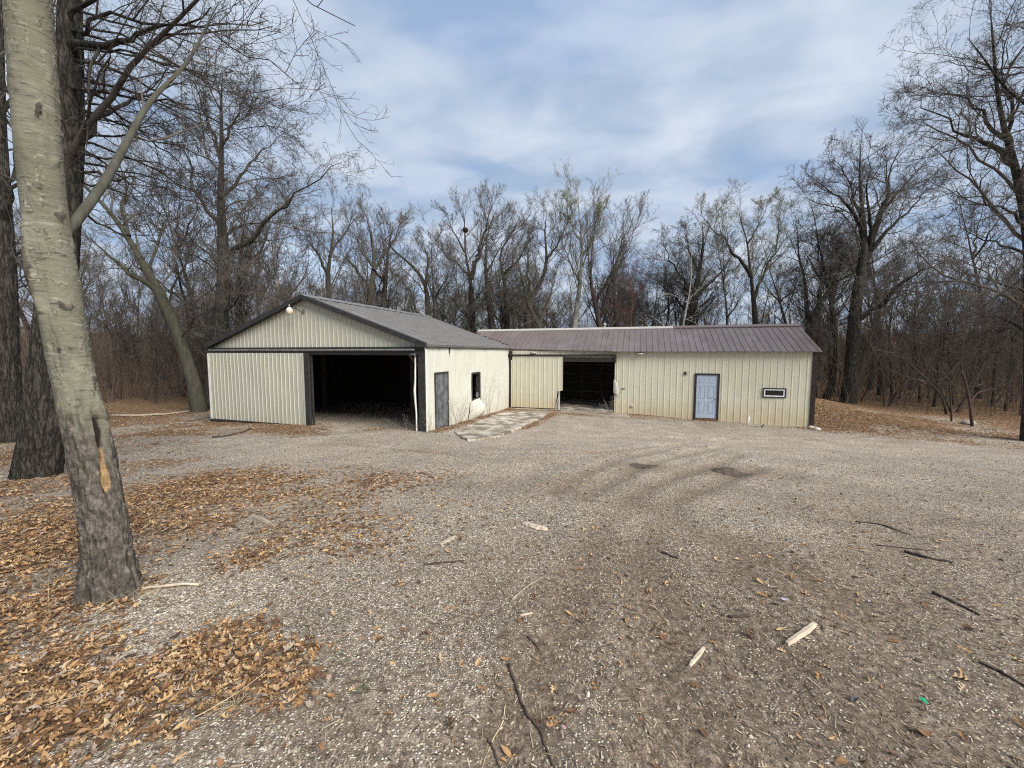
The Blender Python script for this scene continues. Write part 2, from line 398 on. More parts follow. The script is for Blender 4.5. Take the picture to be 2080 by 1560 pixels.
def rib_profile(x0, x1, pitch, w=.055, top=.02, h=.022, minor=0.0, phase=0.0):
    P = []
    k0 = int(math.floor((x0 - phase) / pitch)) - 1
    for k in range(k0, k0 + int((x1 - x0) / pitch) + 4):
        c = phase + k * pitch
        P += [(c - w / 2, 0), (c - top / 2, h), (c + top / 2, h), (c + w / 2, 0)]
        if minor:
            for q in (.36, .64):
                P += [(c + pitch * q - .018, 0), (c + pitch * q, minor), (c + pitch * q + .018, 0)]
    P.sort(); xs = np.array([p[0] for p in P]); hs = np.array([p[1] for p in P])
    keep = (xs > x0 + 1e-4) & (xs < x1 - 1e-4)
    return ([x0] + list(xs[keep]) + [x1], [float(np.interp(x0, xs, hs))] + list(hs[keep]) + [float(np.interp(x1, xs, hs))])

def sheet(m, prof, zb, zt, place, th=.045, rows=8, wob=0.0, seed=0):
    """corrugated panel with thickness. place(a, out, z) -> local point; zb, zt functions of a"""
    xs, hs = prof; n = len(xs); V = []
    for r in range(rows + 1):
        for a, h in zip(xs, hs):
            z = zb(a) + (zt(a) - zb(a)) * r / rows
            d = 0
            if wob: d = wob * float(fbm(a * 1.1 + seed, z * 1.0 - seed, seed * 1.7, 3)) * 2
            V.append(place(a, h + d, z))
    off = len(V)
    for r in range(rows + 1):
        for a, h in zip(xs, hs):
            z = zb(a) + (zt(a) - zb(a)) * r / rows
            V.append(place(a, -th, z))
    F = []
    for r in range(rows):
        for i in range(n - 1):
            q = r * n + i
            F.append((q, q + 1, q + n + 1, q + n)); F.append((off + q + 1, off + q, off + q + n, off + q + n + 1))
    for i in range(n - 1):
        F.append((i + 1, i, off + i, off + i + 1)); q = rows * n + i; F.append((q, q + 1, off + q + 1, off + q))
    for r in range(rows):
        q = r * n; F.append((q, q + n, off + q + n, off + q)); q = r * n + n - 1; F.append((q + n, q, off + q, off + q + n))
    m.add(V, F)

# ------------------------------------------------------------------ the gable garage
YL = math.radians(18.377); A0 = (-3.089, 14.18, 0.0); L = 9.288; WD = 10.42; HE = 3.39; HR = 5.256; XR = -5.2
gar = empty('gable_garage', A0, -YL)
tag(gar, 'cream ribbed metal garage with a wide gable front, half open sliding door and grey roof', 'garage')
front = lambda a, o, z: (a, -o, z)
side = lambda a, o, z: (o, a, z)
slopeL = (HR - HE) / (WD / 2)
gz_top = lambda a: HE - .03 + min(-a, WD + a) * slopeL
m = MB(); sheet(m, rib_profile(-WD, 0, .21, .05, .02, .02, phase=.05), lambda a: 3.25, gz_top, front, rows=3, wob=.006, seed=2)
m.build('gable_wall', M_GABLE, gar)
m = MB(); sheet(m, rib_profile(-WD, -9.9, .21, phase=.05), lambda a: -.4, lambda a: 3.245, front, rows=3); m.box(-9.9, -5.7, .02, .06, 3.0, 3.2)
m.build('front_return_wall', M_GABLE, gar)
# side wall: pieces round door and window, one mesh
m = MB(); pr = lambda a, b: rib_profile(a, b, .229, .05, .022, .012, .004, phase=.02)
zt = lambda a: HE - .02
DY0, DY1, DZ1 = .69, 1.70, 2.37; WY0, WY1, WZ0, WZ1 = 4.03, 4.97, 1.02, 2.22
sheet(m, pr(0.0, DY0), lambda a: -.4, zt, side, wob=.022, seed=4); sheet(m, pr(DY0, DY1), lambda a: DZ1, zt, side, rows=4, wob=.02, seed=4)
sheet(m, pr(DY1, WY0), lambda a: -.4, zt, side, wob=.03, seed=4, rows=12); sheet(m, pr(WY0, WY1), lambda a: WZ1, zt, side, rows=4, wob=.02, seed=4)
sheet(m, pr(WY0, WY1), lambda a: -.4, lambda a: WZ0, side, rows=6, wob=.03, seed=4); sheet(m, pr(WY1, L), lambda a: -.4, zt, side, wob=.022, seed=4, rows=10)
m.build('side_wall', M_SIDE, gar)
m = MB(); sheet(m, rib_profile(-L, 0, .23), lambda a: -.4, lambda a: HE - .02, lambda a, o, z: (-WD - o, -a, z), rows=2); m.build('side_wall', M_GABLE, gar)
m = MB(); sheet(m, rib_profile(-WD, 0, .23), lambda a: -.4, lambda a: gz_top(a) - .02, lambda a, o, z: (a, L + o, z), rows=2); m.build('rear_wall', M_GABLE, gar)
# added lining, its dark colour standing in for the shade indoors
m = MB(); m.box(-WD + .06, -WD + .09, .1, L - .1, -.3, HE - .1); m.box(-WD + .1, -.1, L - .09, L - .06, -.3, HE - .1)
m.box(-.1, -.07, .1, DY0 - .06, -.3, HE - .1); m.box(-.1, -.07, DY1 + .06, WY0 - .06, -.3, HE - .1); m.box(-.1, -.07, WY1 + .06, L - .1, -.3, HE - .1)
m.build('shade_lining', M_INNER, gar)
# roof: two ribbed planes
def roof_plane(m, e0, e1, yv0, yv1, name_w):
    pass
def slope_place(sgn):
    nx = slopeL / math.hypot(1, slopeL); nzv = 1 / math.hypot(1, slopeL)
    def f(a, o, v):   # v: 0 at eave edge .. 1 at ridge ; a along ridge
        ov = .12; xx = (ov - v * (ov + WD / 2)); z = HE + .05 + (-xx) * slopeL
        x, zz = xx + nx * o, z + nzv * o
        return (x, a, zz) if sgn > 0 else (-WD - x, a, zz)
    return f
for sgn in (1, -1):
    m = MB(); sheet(m, rib_profile(-.22, L + .12, .229, .05, .02, .022, .004), lambda a: 0, lambda a: 1 if True else 0, slope_place(sgn), th=.05, rows=6, wob=.006, seed=8)
    ro = m.build('roof', M_ROOFG, gar)
    if sgn > 0: ROOF_R = ro
m = MB()
for q in np.arange(0.3, L, .687):     # paler lap seams standing over every third rib
    f = slope_place(1); m.bar(f(q, .03, .005), f(q, .03, .985), .03, .02, (.34, 0, .94))
m.build('lap_seam', M_ROOFG_RIB, ROOF_R)
m = MB(); zr = HR + .09
m.add([(XR - .22, -.25, zr - .06), (XR, -.25, zr + .045), (XR + .22, -.25, zr - .06), (XR + .22, -.25, zr - .085), (XR, -.25, zr + .02), (XR - .22, -.25, zr - .085)] +
      [(XR - .22, L + .14, zr - .06), (XR, L + .14, zr + .045), (XR + .22, L + .14, zr - .06), (XR + .22, L + .14, zr - .085), (XR, L + .14, zr + .02), (XR - .22, L + .14, zr - .085)],
      [(0, 1, 7, 6), (1, 2, 8, 7), (2, 3, 9, 8), (3, 4, 10, 9), (4, 5, 11, 10), (5, 0, 6, 11), (0, 5, 4, 1), (1, 4, 3, 2), (6, 7, 10, 11), (7, 8, 9, 10)])
m.build('ridge_cap', M_GALV, ROOF_R)
# rake boards, track, trims
m = MB()
for sgn in (1, -1):
    X = lambda x: x if sgn > 0 else -WD - x
    pts = []
    for y in (-.25, -.09):
        pts += [(X(.16), y, HE - .09), (X(.16), y, HE + .09), (X(XR), y, HR + .11), (X(XR), y, HR - .075)]
    m.hexa(pts)
m.build('rake_trim', M_DARK, gar)
m = MB(); m.box(.0, .10, .06, L - .02, HE - .07, HE + .035); m.build('eave_trim', M_DARK, gar)
m = MB(); m.box(-WD - .03, .02, -.11, -.03, 3.26, 3.345); m.box(-WD + .02, -.06, -.10, -.03, 3.05, 3.195); m.build('track_board', M_DARK, gar)
m = MB(); m.tube([(-WD - .02, -.17, 3.235), (-5, -.17, 3.225), (-.3, -.17, 3.235)], .036, 10); m.build('door_track', M_GALV, gar)
m = MB(); m.box(-.225, .035, -.075, -.01, .05, 3.26)
for z in (.9, 2.0): m.box(-.225, .037, -.08, -.076, z, z + .02)
m.build('corner_trim', M_DARK, gar)
m = MB(); m.box(.0, .036, -.009, .10, .05, 3.26); m.build('corner_trim', M_PALE, gar)
m = MB(); m.tube([(-.345, -.05, .2), (-.335, -.055, .9), (-.365, -.07, 1.5), (-.375, -.075, 1.75), (-.355, -.06, 2.2), (-.34, -.05, 3.0)], [.028, .03, .04, .045, .035, .03], 6)
m.build('bent_door_jamb', M_PALE, gar)
m = MB(); m.box(-.5, -.28, -.115, -.08, 3.05, 3.1); m.box(-.33, -.29, -.13, -.075, 2.98, 3.12); m.build('door_guide_bracket', M_GALV, gar)
# sliding door
sd_ = MB(); sheet(sd_, rib_profile(-10.47, -5.24, .21, .05, .02, .02, phase=.05), lambda a: .27 - .0 * a, lambda a: 3.12, lambda a, o, z: (a, -.16 - o, z), rows=8, wob=.012, seed=11, th=.04)
SDOOR = sd_.build('sliding_door', M_GABLE, gar)
m = MB(); m.box(-5.238, -5.03, -.20, -.10, .22, 3.12); m.build('door_stile', M_DARK, SDOOR)
m = MB(); m.box(-10.5, -5.24, -.20, -.12, .15, .268); m.build('bottom_rail', M_DARK, SDOOR)
m = MB(); m.box(-10.52, -10.475, -.20, -.11, .27, 3.1); m.build('edge_trim', M_PALE, SDOOR)
m = MB(); m.box(-5.33, -5.24, -.196, -.19, .275, 3.11); m.build('edge_trim', M_GABLE, SDOOR)
m = MB(); m.box(-5.02, -4.97, -.09, -.02, .2, 3.04); m.build('door_post', M_DARK, gar)
# inner posts and brace
for x in (-3.55, -9.0):
    m = MB(); m.box(x, x + .15, 4.6, 4.75, -.2, HE + .6); m.build('inner_post', M_WOOD, gar)
m = MB(); m.bar((-.95, .35, 3.2), (-.15, .35, 2.35), .09, .14, (0, 1, 0)); m.build('diagonal_brace', M_WOOD, gar)
for y in (2.4, 4.7, 7.0):
    m = MB(); m.bar((-WD + .1, y, HE - .05), (-.1, y, HE - .05), .05, .2); m.build('roof_truss', M_WOOD, gar)
# personnel door
m = MB(); NX = 6
m.box(.012, .05, DY0 + .02, DY1 - .07, .28, DZ1 - .06); dsd = m.build('side_door', M_GREYDOOR, gar, bevel=.008)
m = MB(); m.box(-.06, .045, DY0 - .03, DY1 + .03, DZ1 - .05, DZ1 + .03); m.box(-.06, .045, DY1 - .06, DY1 + .03, .2, DZ1 - .052); m.box(-.06, .03, DY0 - .03, DY0 + .015, .2, DZ1 - .052)
m.build('door_frame', M_DARK, dsd)
m = MB(); m.lathe([(.012, 0), (.012, .05), (.03, .055), (.034, .075), (.022, .09)], n=12); kn = m.build('handle', M_GALV, dsd); kn.location = (.05, DY1 - .15, 1.22); kn.rotation_euler = (0, PI / 2, 0)
# broken window: frame, dark hole, curled sheet below
m = MB(); m.box(-.09, .03, WY0 - .03, WY0 + .03, WZ0 + .02, WZ1); m.box(-.16, .035, WY1 - .10, WY1 + .02, WZ0 + .02, WZ1); m.box(-.09, .035, WY0 + .031, WY1 - .101, WZ1 - .06, WZ1 + .02)
m.box(-.05, .03, WY0 - .03, WY1 + .02, WZ0 - .05, WZ0 + .018)
win = m.build('window', M_DARK, gar)
m = MB(); m.box(-.05, -.02, WY1 - .36, WY1 - .11, WZ0 + .03, WZ0 + .2); m.box(-.07, -.03, WY1 - .28, WY1 - .18, WZ0 + .2, WZ0 + .27); m.build('broken_latch', M_GALV, win)
V, F = [], []; nu, nv = 14, 12
for i in range(nu + 1):
    for j in range(nv + 1):
        t, s = i / nu, j / nv      # t: along wall, s: up
        y = 3.55 + 1.35 * t + .25 * s * (1 - t); z = .16 + .85 * s - .10 * (1 - t) ** 2
        o = .04 + .30 * math.sin(PI * min(1, s * 1.05)) ** .8 * t ** 1.6 * (1 - .55 * s) + .05 * (1 - s) * t + .03 * float(vnoise(t * 4, s * 4, 3))
        V.append((o, y, z))
nV = len(V)
V += [(p[0] - .012, p[1], p[2]) for p in V]
for i in range(nu):
    for j in range(nv):
        q = i * (nv + 1) + j
        F += [(q, q + nv + 1, q + nv + 2, q + 1), (nV + q + 1, nV + q + nv + 2, nV + q + nv + 1, nV + q)]
m = MB(); m.add(V, F); m.build('curled_sheet', M_SIDE, gar, smooth=True)
m = MB(); m.box(.028, .04, 4.93, 5.03, .42, .98); m.build('sheet_gap', M_DARK, gar)
m = MB(); m.add([(.03, 1.78, HE - .08), (.03, 1.93, HE - .08), (.03, 1.86, HE - .46), (.034, 1.78, HE - .08), (.034, 1.93, HE - .08), (.034, 1.86, HE - .46)], [(0, 1, 2), (5, 4, 3), (0, 3, 4, 1), (1, 4, 5, 2), (2, 5, 3, 0)])
m.build('split_seam', M_DARK, gar)

# yard lamp on its gooseneck
lp = empty('yard_lamp', (0, 0, 0), 0); lp.parent = None
def gl(x, y, z):
    c, s = math.cos(-YL), math.sin(-YL); return (A0[0] + x * c - y * s, A0[1] + x * s + y * c, z)
lp.location = gl(-5.33, -.02, 4.70); lp.rotation_euler = (0, 0, -YL); lp.scale = (.68,) * 3
tag(lp, 'white barn light on a curved arm below the peak of the gable', 'lamp')
m = MB(); m.tube([(0, 0, 0), (-.03, -.12, .0), (-.12, -.32, .16), (-.22, -.48, .27), (-.31, -.58, .27)], .018, 8); m.build('arm', M_DARK, lp, smooth=True)
m = MB(); m.box(-.06, .06, -.05, .02, -.05, .17); m.build('junction_box', M_GALV, lp, bevel=.006)
m = MB(); m.lathe([(.05, .20), (.055, .36), (.03, .40)], (-.36, -.62, 0), 16); m.build('photocell', M_GALV, lp, smooth=True)
m = MB(); m.lathe([(.05, .24), (.12, .20), (.165, .10), (.165, .02), (.15, .02)], (-.36, -.62, 0), 24); m.build('lamp_head', M_WHITE, lp, smooth=True)
m = MB(); m.lathe([(.172, .04), (.165, -.03), (.135, -.17), (.10, -.18)], (-.36, -.62, 0), 24); m.build('lamp_shade', M_CREAMP, lp, smooth=True)

# ------------------------------------------------------------------ the long building
YR = math.radians(17.58); D0 = (-.1608, 22.994, 0); LR = 14.75; DR = 5.44; HER = 3.28; HRR = 4.50
lon = empty('long_shed', D0, -YR)
tag(lon, 'long low yellow cream shed with a maroon metal roof and pale blue door', 'shed')
RS = (HRR - 3.15) / (DR / 2 + .3)
topR = lambda a: 3.24
zb = lambda a: np.interp(a, [0, 3, 5.8, 9.7, 11.15, 11.16, 14.8], [-.05, -.02, -.10, -.24, -.27, -.36, -.40])
PP = .295
m = MB(); pr = lambda a, b: rib_profile(a, b, PP, .07, .03, .018, .003, phase=.1)
sheet(m, pr(.0, 5.9), lambda a: 2.86, topR, front, rows=3, wob=.01, seed=5)
sheet(m, pr(5.88, 9.76), lambda a: zb(a), topR if False else (lambda a: 3.24), front, rows=8, wob=.012, seed=5)
sheet(m, pr(9.76, 10.9), lambda a: 2.10, topR, front, rows=3, wob=.008, seed=5)
sheet(m, pr(10.9, 12.8), lambda a: zb(a), topR, front, rows=8, wob=.012, seed=5)
sheet(m, pr(12.8, 13.71), lambda a: zb(a), lambda a: 1.02, front, rows=5, wob=.01, seed=5); sheet(m, pr(12.8, 13.71), lambda a: 1.42, topR, front, rows=5, wob=.01, seed=5)
sheet(m, pr(13.71, LR), lambda a: zb(a), topR, front, rows=8, wob=.012, seed=5)
m.build('front_wall', M_LONG, lon)
m = MB()
gtop = lambda a: 3.2 + min(a, DR - a) * RS
sheet(m, rib_profile(.0, DR, PP), lambda a: -.6, gtop, lambda a, o, z: (LR + .0 + o, a, z), rows=3); m.build('end_wall', M_LONG, lon)
m = MB(); sheet(m, rib_profile(-3, LR, PP), lambda a: -.5, lambda a: 3.2, lambda a, o, z: (a, DR + o, z), rows=2); m.build('rear_wall', M_LONG, lon)
m = MB(); sheet(m, rib_profile(.2, DR, PP), lambda a: -.5, gtop, lambda a, o, z: (-3 - o, a, z), rows=2); m.build('end_wall', M_LONG, lon)
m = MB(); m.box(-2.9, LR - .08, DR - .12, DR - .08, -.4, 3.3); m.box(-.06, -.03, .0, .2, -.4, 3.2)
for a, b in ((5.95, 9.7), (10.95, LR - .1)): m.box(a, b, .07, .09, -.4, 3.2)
m.box(7.6, 7.64, .1, DR - .13, -.4, 3.4); m.box(-2.9, -2.86, .2, DR - .13, -.4, 3.4); m.build('shade_lining', M_INNER, lon)  # lining added here too, coloured dark in place of interior shade
for x in (1.2, 3.4, 4.7, 6.4):
    m = MB(); m.box(x, x + .14, DR - .3, DR - .125, -.2, 3.4); m.build('inner_post', M_WOOD, lon)
for z in (.5, 1.1, 1.7, 2.3):
    m = MB(); m.box(-2.8, 7.5, DR - .35, DR - .31, z, z + .1); m.build('wall_girt', M_WOOD, lon)
m = MB(); m.box(-2.85, 5.84, -.05, DR - .14, -.35, .045); m.box(5.84, 7.58, .1, DR - .14, -.35, .045); m.build('floor_slab', M_CONC, lon)
# maroon roof: panels with a small step at every eave end
def eave_y(a): return float(np.interp(a, [-3, 0, .2, 5.5, 5.9, 20], [.05, .03, .0, -.27, -.33, -.33]))
def zpl(y): return 3.15 + (y + .30) * RS
nR = Vector((0, -RS, 1)).normalized()
def rplace(a, o, v):
    ye = eave_y(a); yt = DR / 2; y = ye + (yt - ye) * v
    return (a + .008 * math.sin(a * 9) * (1 - v), y + nR.y * o, zpl(y) + .05 + nR.z * o)
rp = lambda a, b: rib_profile(a, b, PP, .075, .03, .028, .004, phase=.1)
m = MB()
sheet(m, rp(.02, LR + .24), lambda a: 0, lambda a: 1, rplace, th=.035, rows=7, wob=.008, seed=3)
sheet(m, rp(-3.0, .02), lambda a: .03 if a > -1 else .05, lambda a: 1, rplace, th=.035, rows=3, seed=3)
RF = m.build('roof', M_ROOFM, lon)
m = MB()
sheet(m, rp(-3.0, LR + .24), lambda a: 0, lambda a: 1, lambda a, o, v: (a, DR - rplace(a, o, v)[1], rplace(a, o, v)[2]), th=.035, rows=3)
m.build('roof', M_ROOFM, lon)
def cap(x0, x1, lift, mat):
    m = MB(); zc = zpl(DR / 2) + .05; c = DR / 2; P = []
    for x in (x0, x1): P += [(x, c - .24, zc - .075 + lift), (x, c, zc + .05 + lift), (x, c + .24, zc - .075 + lift), (x, c + .22, zc - .13 + lift), (x, c, zc - .01 + lift), (x, c - .22, zc - .13 + lift)]
    m.add(P, [(0, 1, 7, 6), (1, 2, 8, 7), (2, 3, 9, 8), (3, 4, 10, 9), (4, 5, 11, 10), (5, 0, 6, 11), (0, 5, 4, 1), (1, 4, 3, 2), (6, 7, 10, 11), (7, 8, 9, 10)])
    return m.build('ridge_cap', mat, RF)
cap(-3.0, 8.9, .03, M_CAPW)['label'] = 'chalky white ridge cap'
cap(8.88, LR + .27, .045, M_CAPB)['label'] = 'brown ridge cap'
m = MB(); m.tube([(5.05, DR / 2 + .5, 4.1), (5.05, DR / 2 + .5, 4.78)], .06, 12); m.lathe([(.1, .0), (.1, .09), (.02, .13)], (5.05, DR / 2 + .5, 4.78), 12); m.build('vent_pipe', M_CAPW, lon)
# valley flashing: ragged dark sheet edges where the two roofs meet
def on_roof(px, py):
    c, sn = math.cos(YR), math.sin(YR); d = ray(px, py); ox, oy = -D0[0], -D0[1]
    loc = lambda x, y: (x * c - y * sn, x * sn + y * c)
    lx, ly = loc(ox, oy); dx, dy = loc(d[0], d[1]); t = (HC - 3.20 - RS * (ly + .30)) / (RS * dy - d[2])
    return Vector((lx + dx * t, ly + dy * t, HC + d[2] * t + .012))
for qa, qb in (((962, 676), (976, 679)), ((978, 683), (992, 685)), ((993, 687), (1006, 690)), ((1008, 692), (1020, 694)), ((1018, 698), (1034, 700))):
    m = MB(); m.bar(on_roof(*qa), on_roof(*qb), .07, .012, (0, -.4, .9)); m.build('valley_flashing', M_DARK, lon)
m = MB(); m.bar(on_roof(940, 669), on_roof(1036, 706.5), .05, .03, (0, -.4, .9)); m.build('valley_flashing', M_BROWN, lon)
# sliding door with its torn corner
m = MB()
tear = lambda a: float(np.interp(a, [.2, 2.62, 2.70, 2.78, 2.84, 3.14], [.03, .045, .05, .55, 1.0, 1.06]))
xs, hs = rib_profile(.24, 3.13, .262, .05, .022, .018, phase=.24)
xs2, hs2 = [], []
for a in sorted(set(list(xs) + [2.62, 2.66, 2.70, 2.74, 2.78, 2.81, 2.84])): xs2.append(a); hs2.append(float(np.interp(a, xs, hs)))
sheet(m, (xs2, hs2), tear, lambda a: 2.93, lambda a, o, z: (a, -.14 - o + (.05 * (1.1 - z) if a > 2.6 and z < 1.1 else 0), z), rows=10, wob=.014, seed=6, th=.03)
SD2 = m.build('sliding_door', M_LONG, lon)
m = MB(); m.add([(2.72, -.16, .03), (2.80, -.2, .04), (2.90, -.22, .55), (3.0, -.2, 1.02), (2.93, -.17, 1.03), (2.84, -.17, .5)] + [(2.72, -.15, .03), (2.80, -.185, .04), (2.90, -.205, .55), (3.0, -.185, 1.02), (2.93, -.155, 1.03), (2.84, -.155, .5)],
                [(0, 1, 2, 5), (5, 2, 3, 4), (11, 8, 7, 6), (10, 9, 8, 11), (0, 6, 7, 1), (1, 7, 8, 2), (2, 8, 9, 3), (3, 9, 10, 4), (4, 10, 11, 5), (5, 11, 6, 0)]); m.build('torn_flap', M_PALE, SD2)
m = MB(); m.box(2.9, 2.97, -.12, -.08, -.03, 1.0); m.build('door_stile', M_PALE, SD2)
m = MB(); m.box(-.02, 5.93, -.20, -.03, 2.945, 3.03); m.build('door_track', M_BROWN, lon)
m = MB(); m.box(3.14, 5.90, -.14, -.03, 2.63, 2.855); m.box(5.86, 5.935, -.21, -.02, 2.60, 2.94); m.build('header_board', M_BROWN, lon)
m = MB(); m.box(-.02, .215, -.12, -.03, -.2, 3.22); m.build('corner_post', M_BROWN, lon)
m = MB(); m.box(.155, .20, -.145, -.122, .0, 2.7); m.build('post_edge', M_PALE, lon)
m = MB(); m.box(LR - .02, LR + .17, -.05, -.0, -.5, 3.2); m.box(LR + .03, LR + .17, .0, .22, -.5, 3.22); m.build('corner_trim', M_BROWN, lon)
# curled wall edge at the right of the opening
V, F = [], []
for i in range(9):
    s = i / 8
    for j in range(4):
        t = j / 3; z = 1.02 + .68 * s; w_ = .05 + .26 * math.sin(PI * (1 - s) ** .7 * .62) * (1 - .2 * s)
        V.append((5.83 + t * w_, -.035 - .10 * math.sin(PI * t * .9) * (1 - s * .6) - .02, z - .12 * t * (1 - s)))
n0 = len(V); V += [(p[0], p[1] + .012, p[2]) for p in V]
for i in range(8):
    for j in range(3):
        q = i * 4 + j; F += [(q, q + 1, q + 5, q + 4), (n0 + q + 4, n0 + q + 5, n0 + q + 1, n0 + q)]
m = MB(); m.add(V, F); m.build('curled_sheet', M_SIDE, lon, smooth=True)
m = MB(); m.box(6.0, 6.17, -.05, -.03, .98, 1.02); m.build('torn_edge', M_DARK, lon)
m = MB(); m.box(6.24, 6.42, -.05, -.022, 1.22, 1.25); m.build('torn_edge', M_DARK, lon)
# pale blue door
m = MB(); m.box(9.77, 9.86, -.06, .05, -.24, 2.10); m.box(10.81, 10.90, -.06, .05, -.24, 2.10); m.box(9.861, 10.809, -.06, .05, 2.02, 2.10); fr = m.build('door_frame', M_BROWN, lon)
m = MB(); X0, X1, Z0, Z1 = 9.865, 10.805, -.13, 2.015
m.box(X0, X1, -.012, .03, Z0, Z1)
cols = [(X0 + .13, X0 + .41), (X0 + .53, X0 + .81)]; rowsz = [(.12, .70), (.86, 1.50), (1.63, 1.86)]
BD = m.build('entry_door', M_BLUEDOOR, lon)
for a, b in cols:
    for c, d in rowsz:
        m = MB()   # moulded rim and raised field of one panel
        for (p0, p1, q0, q1) in ((a, b, c, c + .022), (a, b, d - .022, d), (a, a + .022, c + .022, d - .022), (b - .022, b, c + .022, d - .022)): m.box(p0, p1, -.026, -.0125, q0, q1)
        m.box(a + .06, b - .06, -.022, -.0125, c + .06, d - .06)
        m.build('door_panel', M_BLUEDOOR, BD, bevel=.004)
m = MB(); m.lathe([(.03, 0), (.03, .012), (.013, .02), (.013, .045), (.032, .055), (.034, .075), (.02, .088)], n=14); kb = m.build('handle', M_GALV, BD, smooth=True); kb.location = (10.73, -.012, .84); kb.rotation_euler = (PI / 2, 0, 0)
m = MB(); m.box(9.78, 10.89, -.10, -.061, -.30, -.19); m.box(9.861, 10.809, -.07, .04, -.24, -.135); m.build('threshold', M_WOOD, lon)
# small window
m = MB(); a, b, c, d = 12.77, 13.74, .99, 1.45; t = .055
m.box(a, b, -.055, .03, c, c + t); m.box(a, b, -.055, .03, d - t, d); m.box(a, a + t, -.055, .03, c + t, d - t); m.box(b - t, b, -.055, .03, c + t, d - t); WN = m.build('window', M_DARK, lon)
m = MB(); a, b, c, d = a + t, b - t, c + t, d - t; t = .05
m.box(a, b, -.045, .02, c, c + t); m.box(a, b, -.045, .02, d - t, d); m.box(a, a + t, -.045, .02, c + t, d - t); m.box(b - t, b, -.045, .02, c + t, d - t); m.build('frame', M_WHITE, WN)
m = MB(); m.box(a + t, b - t, -.012, .0, c + t, d - t); m.build('pane', M_GLASS, WN)
m = MB(); m.box(9.27, 9.42, -.07, -.02, 2.03, 2.17); ob = m.build('outlet_box', M_DARK, lon); m = MB(); m.box(9.355, 9.41, -.078, -.071, 2.05, 2.15); m.build('cover', M_CREAMP, ob)
m = MB(); m.box(6.74, 6.86, -.06, -.02, .26, .40); ob = m.build('outlet_box', M_PALE, lon); m = MB(); m.box(6.76, 6.84, -.066, -.0605, .28, .33); m.build('cover', M_DARK, ob)
for x in (1.47, 7.13):
    m = MB(); m.lathe([(.02, 0), (.10, .01), (.17, .05), (.19, .11), (.05, .13)], (x, -.17, 2.99 if x > 3 else 3.05), 18); m.build('soffit_light', M_CAPW, lon, smooth=True)

# ------------------------------------------------------------------ trees
def unit(v): return v / np.maximum(np.linalg.norm(v, axis=-1, keepdims=True), 1e-9)
def tubes(P, R, S):
    """P [N,M,3], R [N,M] -> verts, quads"""
    N, M = R.shape
    T = np.empty_like(P); T[:, 1:-1] = P[:, 2:] - P[:, :-2]; T[:, 0] = P[:, 1] - P[:, 0]; T[:, -1] = P[:, -1] - P[:, -2]; T = unit(T)
    t0 = unit(P[:, -1] - P[:, 0]); ref = np.where(np.abs(t0[:, 2:3]) < .8, np.array([[0, 0, 1.]]), np.array([[1., 0, 0]]))
    U = unit(ref[:, None] - (ref[:, None] * T).sum(-1, keepdims=True) * T); B = np.cross(T, U)
    a = 2 * PI * np.arange(S) / S
    V = P[:, :, None] + (U[:, :, None] * np.cos(a)[:, None] + B[:, :, None] * np.sin(a)[:, None]) * R[:, :, None, None]
    i = np.arange(N * M * S).reshape(N, M, S); j = np.roll(i, -1, 2)
    Q = np.stack([i[:, :-1], j[:, :-1], j[:, 1:], i[:, 1:]], -1).reshape(-1, 4)
    return V.reshape(-1, 3), Q
class Tubes:
    def __init__(s): s.V = []; s.Q = []; s.n = 0
    def add(s, P, R, S):
        v, q = tubes(P, R, S); s.V.append(v); s.Q.append(q + s.n); s.n += len(v)
    def mesh(s, name, smooth=True): return np_mesh(name, np.concatenate(s.V), np.concatenate(s.Q), smooth=smooth)
def resample(pts, M):
    pts = np.asarray(pts, float); d = np.r_[0, np.cumsum(np.linalg.norm(np.diff(pts, axis=0), axis=1))]; t = np.linspace(0, d[-1], M)
    # Catmull-like smoothing: linear then one pass of averaging keeps the bends natural
    P = np.stack([np.interp(t, d, pts[:, k]) for k in range(3)], -1); Q = P.copy(); Q[1:-1] = .25 * P[:-2] + .5 * P[1:-1] + .25 * P[2:]
    return Q
